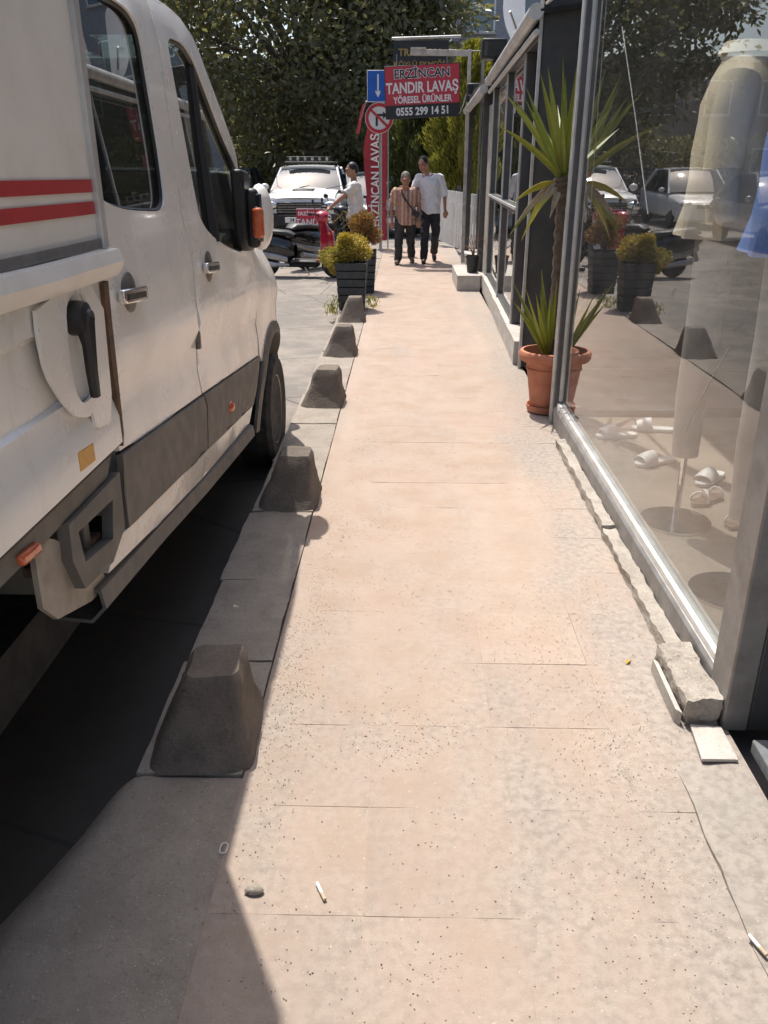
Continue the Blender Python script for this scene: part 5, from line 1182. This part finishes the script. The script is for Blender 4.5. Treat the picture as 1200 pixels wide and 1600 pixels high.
def pickup(label, loc, rz):
    t = thing('pickup_truck', label, 'pickup truck', loc, rz); o = lambda n, mb, m, p=None, **k: obj(n, mb, m, p or t, world=False, **k)
    W = .91
    o('body', loft_secs([secy(.06, W * .80, .50, .90), secy(.12, W * .9, .46, .98), secy(.4, W * .98, .42, 1.02), secy(1.3, W, .40, 1.07), secy(3.4, W, .40, 1.07), secy(5.1, W, .45, 1.05), secy(5.2, W * .96, .5, 1.0)]), m_pw)
    hd_ = o('bonnet', MB().grid([[(W * .86 * q, y + .10 * q * q, z + .05 * (1 - q * q)) for q in np.linspace(-1, 1, 13)] for y, z in ((.05, .92), (.14, .99), (.6, 1.045), (1.45, 1.10))]), m_pw, solid=.02)
    o('bonnet_scoop', MB().bx(-.25, .25, .62, 1.1, 1.09, 1.145), m_black, hd_, bev=.03)
    gr_ = o('grille', MB().bx(-.55, .55, .0, .08, .62, .88), m_blackg, bev=.03)
    for k in range(4): o('grille_bar', MB().bx(-.52, .52, -.012, -.001, .655 + .055 * k, .675 + .055 * k), m_rim, gr_)
    o('bumper', MB().grid([[(W * .99 * q, -.10 + .22 * abs(q) ** 3 + dy, z) for q in np.linspace(-1, 1, 15)] for z, dy in ((.62, .08), (.58, 0), (.40, 0), (.33, .06), (.25, .18))]), m_black, solid=.03)
    np_ = o('number_plate', MB().box((-.08, -.135, .50), (.52, .012, .115)), m_white, bev=.004); text('34 NED', np_, .105, (-.06, -.144, .50), R90, m_signblk, world=False, bold=.002)
    for s in (-1, 1):
        hl = o('headlamp', MB().ball((s * .70, .06, .80), (.19, .09, .10), 16), m_chrome); o('fog_lamp', MB().ball((s * .68, -.055, .46), (.06, .03, .05), 12), m_chrome)
        mr_ = o('mirror', MB().ball((s * 1.05, 1.62, 1.16), (.11, .06, .085), 14), m_pw); o('mirror_arm', MB().tube([(s * .90, 1.6, 1.1), (s * 1.0, 1.62, 1.12)], .025, 6), m_black, mr_)
        o('wheel_arch', MB().grid([[(s * (W + .012 + dx), .95 + r * math.cos(a), .40 + r * math.sin(a)) for a in np.linspace(0, math.pi, 14)] for r, dx in ((.50, -.02), (.48, .02), (.40, .02), (.40, -.1))]), m_black)
    car_wheels(t, W, (.95, 4.15), .39)
    ws = glasshouse(t, W, 1.07, ((1.42, 1.09), (2.16, 1.565), (3.35, 1.575), (3.75, 1.08)), m_pw)
    for s in (-.35, .45): o('wiper', MB().tube([(s, 1.30, 1.12), (s + .42, 1.43, 1.20)], .008, 5), m_black, ws)
    rk = o('roof_rack', MB().tube([(-.62, 2.3, 1.72), (.62, 2.3, 1.72)], .018, 8), m_black)
    for y in (2.75, 3.2): o('cross_bar', MB().tube([(-.62, y, 1.72), (.62, y, 1.72)], .016, 8), m_galv, rk)
    for s in (-1, 1):
        o('side_bar', MB().tube([(s * .62, 2.22, 1.72), (s * .62, 3.3, 1.72)], .018, 8), m_black, rk)
        for y in (2.3, 3.2): o('rack_foot', MB().tube([(s * .64, y, 1.60), (s * .62, y, 1.72)], .016, 6), m_black, rk)
    lb = o('light_bar', MB().bx(-.55, .55, 2.12, 2.22, 1.755, 1.85), m_black, bev=.012)
    for k in range(6): o('lamp', MB().lathe([(.0, -.012), (.036, -.012), (.04, .0)], (-.45 + .18 * k, 2.115, 1.80), 14, 'y'), m_chrome, lb)
    o('aerial', MB().tube([(-.72, 1.5, 1.1), (-.76, 1.6, 1.95)], .006, 5), m_black)
    o('bed_cover', MB().bx(-W * .9, W * .9, 3.85, 5.12, 1.06, 1.10), m_black, bev=.02)
    return t
pickup('white pickup truck with a black roof light bar facing the camera', (-2.42, 20.0, -.104), 0)
def sedan(label, loc, rz, paint, group=None, tall_=0.):
    t = thing('parked_car', label, 'car', loc, rz, group); o = lambda n, mb, m, p=None, **k: obj(n, mb, m, p or t, world=False, **k)
    W = .88; T = tall_
    o('body', loft_secs([secy(.0, W * .75, .42, .66), secy(.08, W * .9, .34, .74), secy(.5, W * .98, .28, .84), secy(1.2, W, .25, .93), secy(3.2, W, .25, .96), secy(4.0, W * .97, .30, .96), secy(4.3, W * .85, .42, .86)]), paint)
    o('bumper', MB().grid([[(W * .98 * q, -.05 + .20 * abs(q) ** 3 + dy, z) for q in np.linspace(-1, 1, 13)] for z, dy in ((.50, .04), (.42, 0), (.28, .02), (.22, .1))]), paint, solid=.02)
    o('grille', MB().bx(-.35, .35, -.035, .04, .55, .66), m_blackg, bev=.015); o('number_plate', MB().box((0, -.075, .42), (.5, .01, .11)), m_white)
    for s in (-1, 1):
        o('headlamp', MB().ball((s * .62, .07, .66), (.17, .10, .07), 14), m_chrome); o('tail_lamp', MB().ball((s * .66, 4.22, .78), (.14, .06, .09), 12), m_red_l); o('mirror', MB().ball((s * .97, 1.35, 1.0), (.09, .05, .065), 12), paint)
    car_wheels(t, W, (.75, 3.35), .31)
    glasshouse(t, W, .93, ((1.10, .93), (1.85, 1.40 + T), (3.15, 1.40 + T), (3.85 + T * .8, .96)), paint)
    return t
sedan('blue-grey parked car in the tree shade behind the short man', (-.25, 21.2, -.104), .35, mat('blue_grey_car_paint', (.16, .21, .25), .25, 0, coat=.7))
sedan('white parked car across the street', (-6.2, 24.0, -.104), 0, m_pw, 'cars across the street', .1)
sedan('dark blue parked car across the street behind the white car', (-6.2, 29.5, -.104), 0, mat('dark_blue_car_paint', (.03, .05, .10), .25, 0, coat=.7), 'cars across the street', .08)
sedan('silver parked car across the street nearest the van', (-6.2, 17.5, -.104), 0, mat('silver_car_paint', (.38, .39, .40), .25, .5, coat=.7), 'cars across the street', .05)

# ------------------------------------------------------------------ trees
def tree(name, label, base, h, cc, cr, n, L, m, seed, clumps=60, trunk_r=.2, group=None, shell=.5):
    rng = np.random.default_rng(seed); t = thing(name, label, 'tree', base, 0, group); cc = np.array(cc, float); cr = np.array(cr, float)
    q = rng.normal(size=(clumps, 3)); q /= np.linalg.norm(q, axis=1)[:, None]; q *= rng.uniform(shell, 1.0, (clumps, 1)) ** .6; C_ = cc + q * cr
    per = n // clumps; P = []; D = []
    for c in C_:
        s = rng.uniform(.12, .24) * cr.mean(); p = rng.normal(size=(per, 3)) * np.array((s, s, s * .62)) * .75
        P.append(c + p); D.append(p + rng.normal(size=p.shape) * s * .6 + np.array((0, 0, -.15)))
    leaf_mesh('crown', np.concatenate(P), np.concatenate(D), L, L * .55, m, t)
    b = Vector(base); top = Vector(cc); mid = b.lerp(top, .5) + Vector((rng.normal() * .12, rng.normal() * .12, 0))
    obj('trunk', MB().tube([b - Vector((0, 0, .05)), b + Vector((0, 0, .25)), b.lerp(mid, .6), mid, mid.lerp(top, .6)], [trunk_r * 1.35, trunk_r * 1.05, trunk_r * .9, trunk_r * .8, trunk_r * .5], 12), m_bark, t)
    for k in range(18):
        e = Vector(C_[k]); s = b.lerp(top, .55 + .05 * (k % 4)); obj('limb', MB().tube([s, s.lerp(e, .5) + Vector((0, 0, .25)), e], [trunk_r * .42, trunk_r * .28, trunk_r * .08], 7), m_bark, t)
    return t
m_f1 = foliage('dark_tree_leaf', (.10, .11, .062), (.16, .16, .10), (.18, .17, .10), .41, .40)
m_f2 = foliage('olive_tree_leaf', (.13, .13, .065), (.18, .17, .09), (.22, .20, .10), .41, .40)
m_f3 = foliage('yellow_green_conifer', (.20, .21, .04), (.28, .26, .05), (.12, .14, .035), .34, .5)
tree('broad_tree', 'huge dark broadleaf tree filling the top of the view behind the pickup', (-3.8, 33.5, -.1), 9, (-3.5, 33.0, 6.6), (5.3, 4.6, 5.0), 32000, .28, m_f1, 3, 170, .36, 'street trees', .6)
tree('broad_tree', 'olive green tree behind the red hanging sign', (-1.3, 35.0, -.1), 8, (-1.4, 34.5, 7.2), (2.9, 3.0, 3.7), 16000, .25, m_f2, 5, 90, .24, 'street trees', .6)
tree('broad_tree', 'dark low branched tree deep behind the banner', (-1.0, 39.0, -.1), 7, (-3.4, 39.0, 3.0), (4.6, 2.6, 2.6), 18000, .27, m_f1, 8, 80, .24, 'street trees')
tree('broad_tree', 'dark tree at the left behind the van windows', (-9.3, 20.0, -.1), 8, (-9.3, 20.0, 4.6), (2.0, 2.4, 2.4), 30000, .25, m_f1, 11, 70, .28, 'street trees')
tree('broad_tree', 'olive street tree on the far side of the road', (-8.8, 14.0, -.1), 8, (-8.8, 14.0, 5.4), (2.6, 3.0, 3.0), 22000, .22, m_f2, 13, 50, .2, 'street trees')
def conifer(label, base, h, r, n, m, seed):
    rng = np.random.default_rng(seed); t = thing('conifer', label, 'tree', base); f = rng.uniform(0, 1, n) ** .8; a = rng.uniform(0, 2 * math.pi, n)
    lob = .8 + .25 * np.sin(a * 5 + f * 9) + .15 * np.sin(a * 9 - f * 17)
    rr_ = r * (np.sin(np.pi * np.clip(f * .86 + .12, 0, 1)) ** .75) * lob * rng.uniform(.45, 1.05, n) ** .5
    P = np.stack([base[0] + rr_ * np.cos(a), base[1] + rr_ * np.sin(a), base[2] + .35 + f * h], 1)
    D = np.stack([np.cos(a) * .55, np.sin(a) * .55, np.full(n, 1.0)], 1) + rng.normal(size=(n, 3)) * .28
    leaf_mesh('foliage', P, D, .17, .04, m, t)
    obj('trunk', MB().tube([base, (base[0], base[1], base[2] + h * .8)], [.09, .03], 8), m_bark, t)
conifer('yellow-green conifer behind the cream sign post', (1.55, 21.5, -.1), 3.9, 1.05, 26000, m_f3, 4)
conifer('bushy conifer between the sign post and the banner', (.35, 22.6, -.1), 3.6, 1.05, 20000, foliage('mid_conifer', (.06, .08, .025), (.10, .11, .03), (.05, .06, .02), .28, .5), 6)

# ------------------------------------------------------------------ buildings
def building(label, x0, x1, y0, y1, h, wallm, face, rows, cols, fh=3.0, z0=-.1, win=(1.1, 1.4), roofm=None, group=None):
    t = thing('building', label, 'building', ((x0 + x1) / 2, (y0 + y1) / 2, z0), 0, group)
    obj('wall', MB().bx(x0, x1, y0, y1, z0, h), wallm, t)
    obj('roof', MB().bx(x0 - .3, x1 + .3, y0 - .3, y1 + .3, h, h + .25), roofm or m_plinth, t)
    for r in range(rows):
        for c in range(cols):
            z = z0 + .9 + r * fh
            if face == '-y': cx = x0 + (x1 - x0) * (c + .5) / cols; fr_ = MB().bx(cx - win[0] / 2 - .07, cx + win[0] / 2 + .07, y0 - .06, y0 + .01, z - .07, z + win[1] + .07); gl_ = MB().bx(cx - win[0] / 2, cx + win[0] / 2, y0 - .075, y0 - .062, z, z + win[1]); si = MB().bx(cx - win[0] / 2 - .12, cx + win[0] / 2 + .12, y0 - .16, y0, z - .14, z - .071)
            else: cy_ = y0 + (y1 - y0) * (c + .5) / cols; fr_ = MB().bx(x1 - .01, x1 + .06, cy_ - win[0] / 2 - .07, cy_ + win[0] / 2 + .07, z - .07, z + win[1] + .07); gl_ = MB().bx(x1 + .062, x1 + .075, cy_ - win[0] / 2, cy_ + win[0] / 2, z, z + win[1]); si = MB().bx(x1, x1 + .16, cy_ - win[0] / 2 - .12, cy_ + win[0] / 2 + .12, z - .14, z - .071)
            w_ = obj('window', fr_, m_white, t); obj('pane', gl_, m_cglass, w_); obj('sill', si, m_plinth, w_)
    return t
def mosaic():
    g = NT('grey_mosaic_cladding'); b = g.n('ShaderNodeTexBrick'); b.inputs['Scale'].default_value = 3.2; b.inputs['Color1'].default_value = (.30, .31, .335, 1); b.inputs['Color2'].default_value = (.25, .26, .29, 1); b.inputs['Mortar'].default_value = (.17, .17, .18, 1)
    mp = g.n('ShaderNodeMapping'); mp.inputs['Rotation'].default_value = (math.pi / 2, 0, 0); g.l(g.P(), mp.inputs[0]); g.l(mp.outputs[0], b.inputs[0]); g.bsdf(b.outputs[0], .8); return g.m
building('grey building with small mosaic cladding above the hanging signs', 1.9, 11.5, 40.5, 48.0, 13.0, mosaic(), '-y', 4, 4)
building('dim ochre apartment block closing the street behind the trees', -17, 1.4, 45.0, 52.0, 6.0, mat('ochre_render', (.30, .26, .21), .9), '-y', 2, 7)
building('cream apartment block across the street opposite the van', -19, -10.2, -6, 12.5, 9.0, mat('cream_render', (.50, .45, .37), .9), '+x', 3, 6)
building('tall brown building across the street past the cream block', -18, -11.6, 17.0, 33.0, 9.6, mat('brown_render', (.30, .24, .19), .9), '+x', 3, 5)
opp = obj('far_pavement', MB().bx(-10.5, -7.4, -8, 60, -.11, .02), m_patch); tag(opp, None, kind='structure')
# low dark hedge and shop wall at the end of the pavement
hp = []; hdn = []
rng = np.random.default_rng(77); n = 16000
P = np.stack([rng.uniform(-12, 4.2, n), 37 + rng.normal(0, .6, n), rng.uniform(-.1, 2.6, n)], 1); D = rng.normal(size=(n, 3)) + np.array((0, -.4, .3))
tg = thing('hedge', 'dark hedge closing the view under the trees', 'hedge', (-3, 37, -.1)); leaf_mesh('foliage', P, D, .20, .12, m_f1, tg)
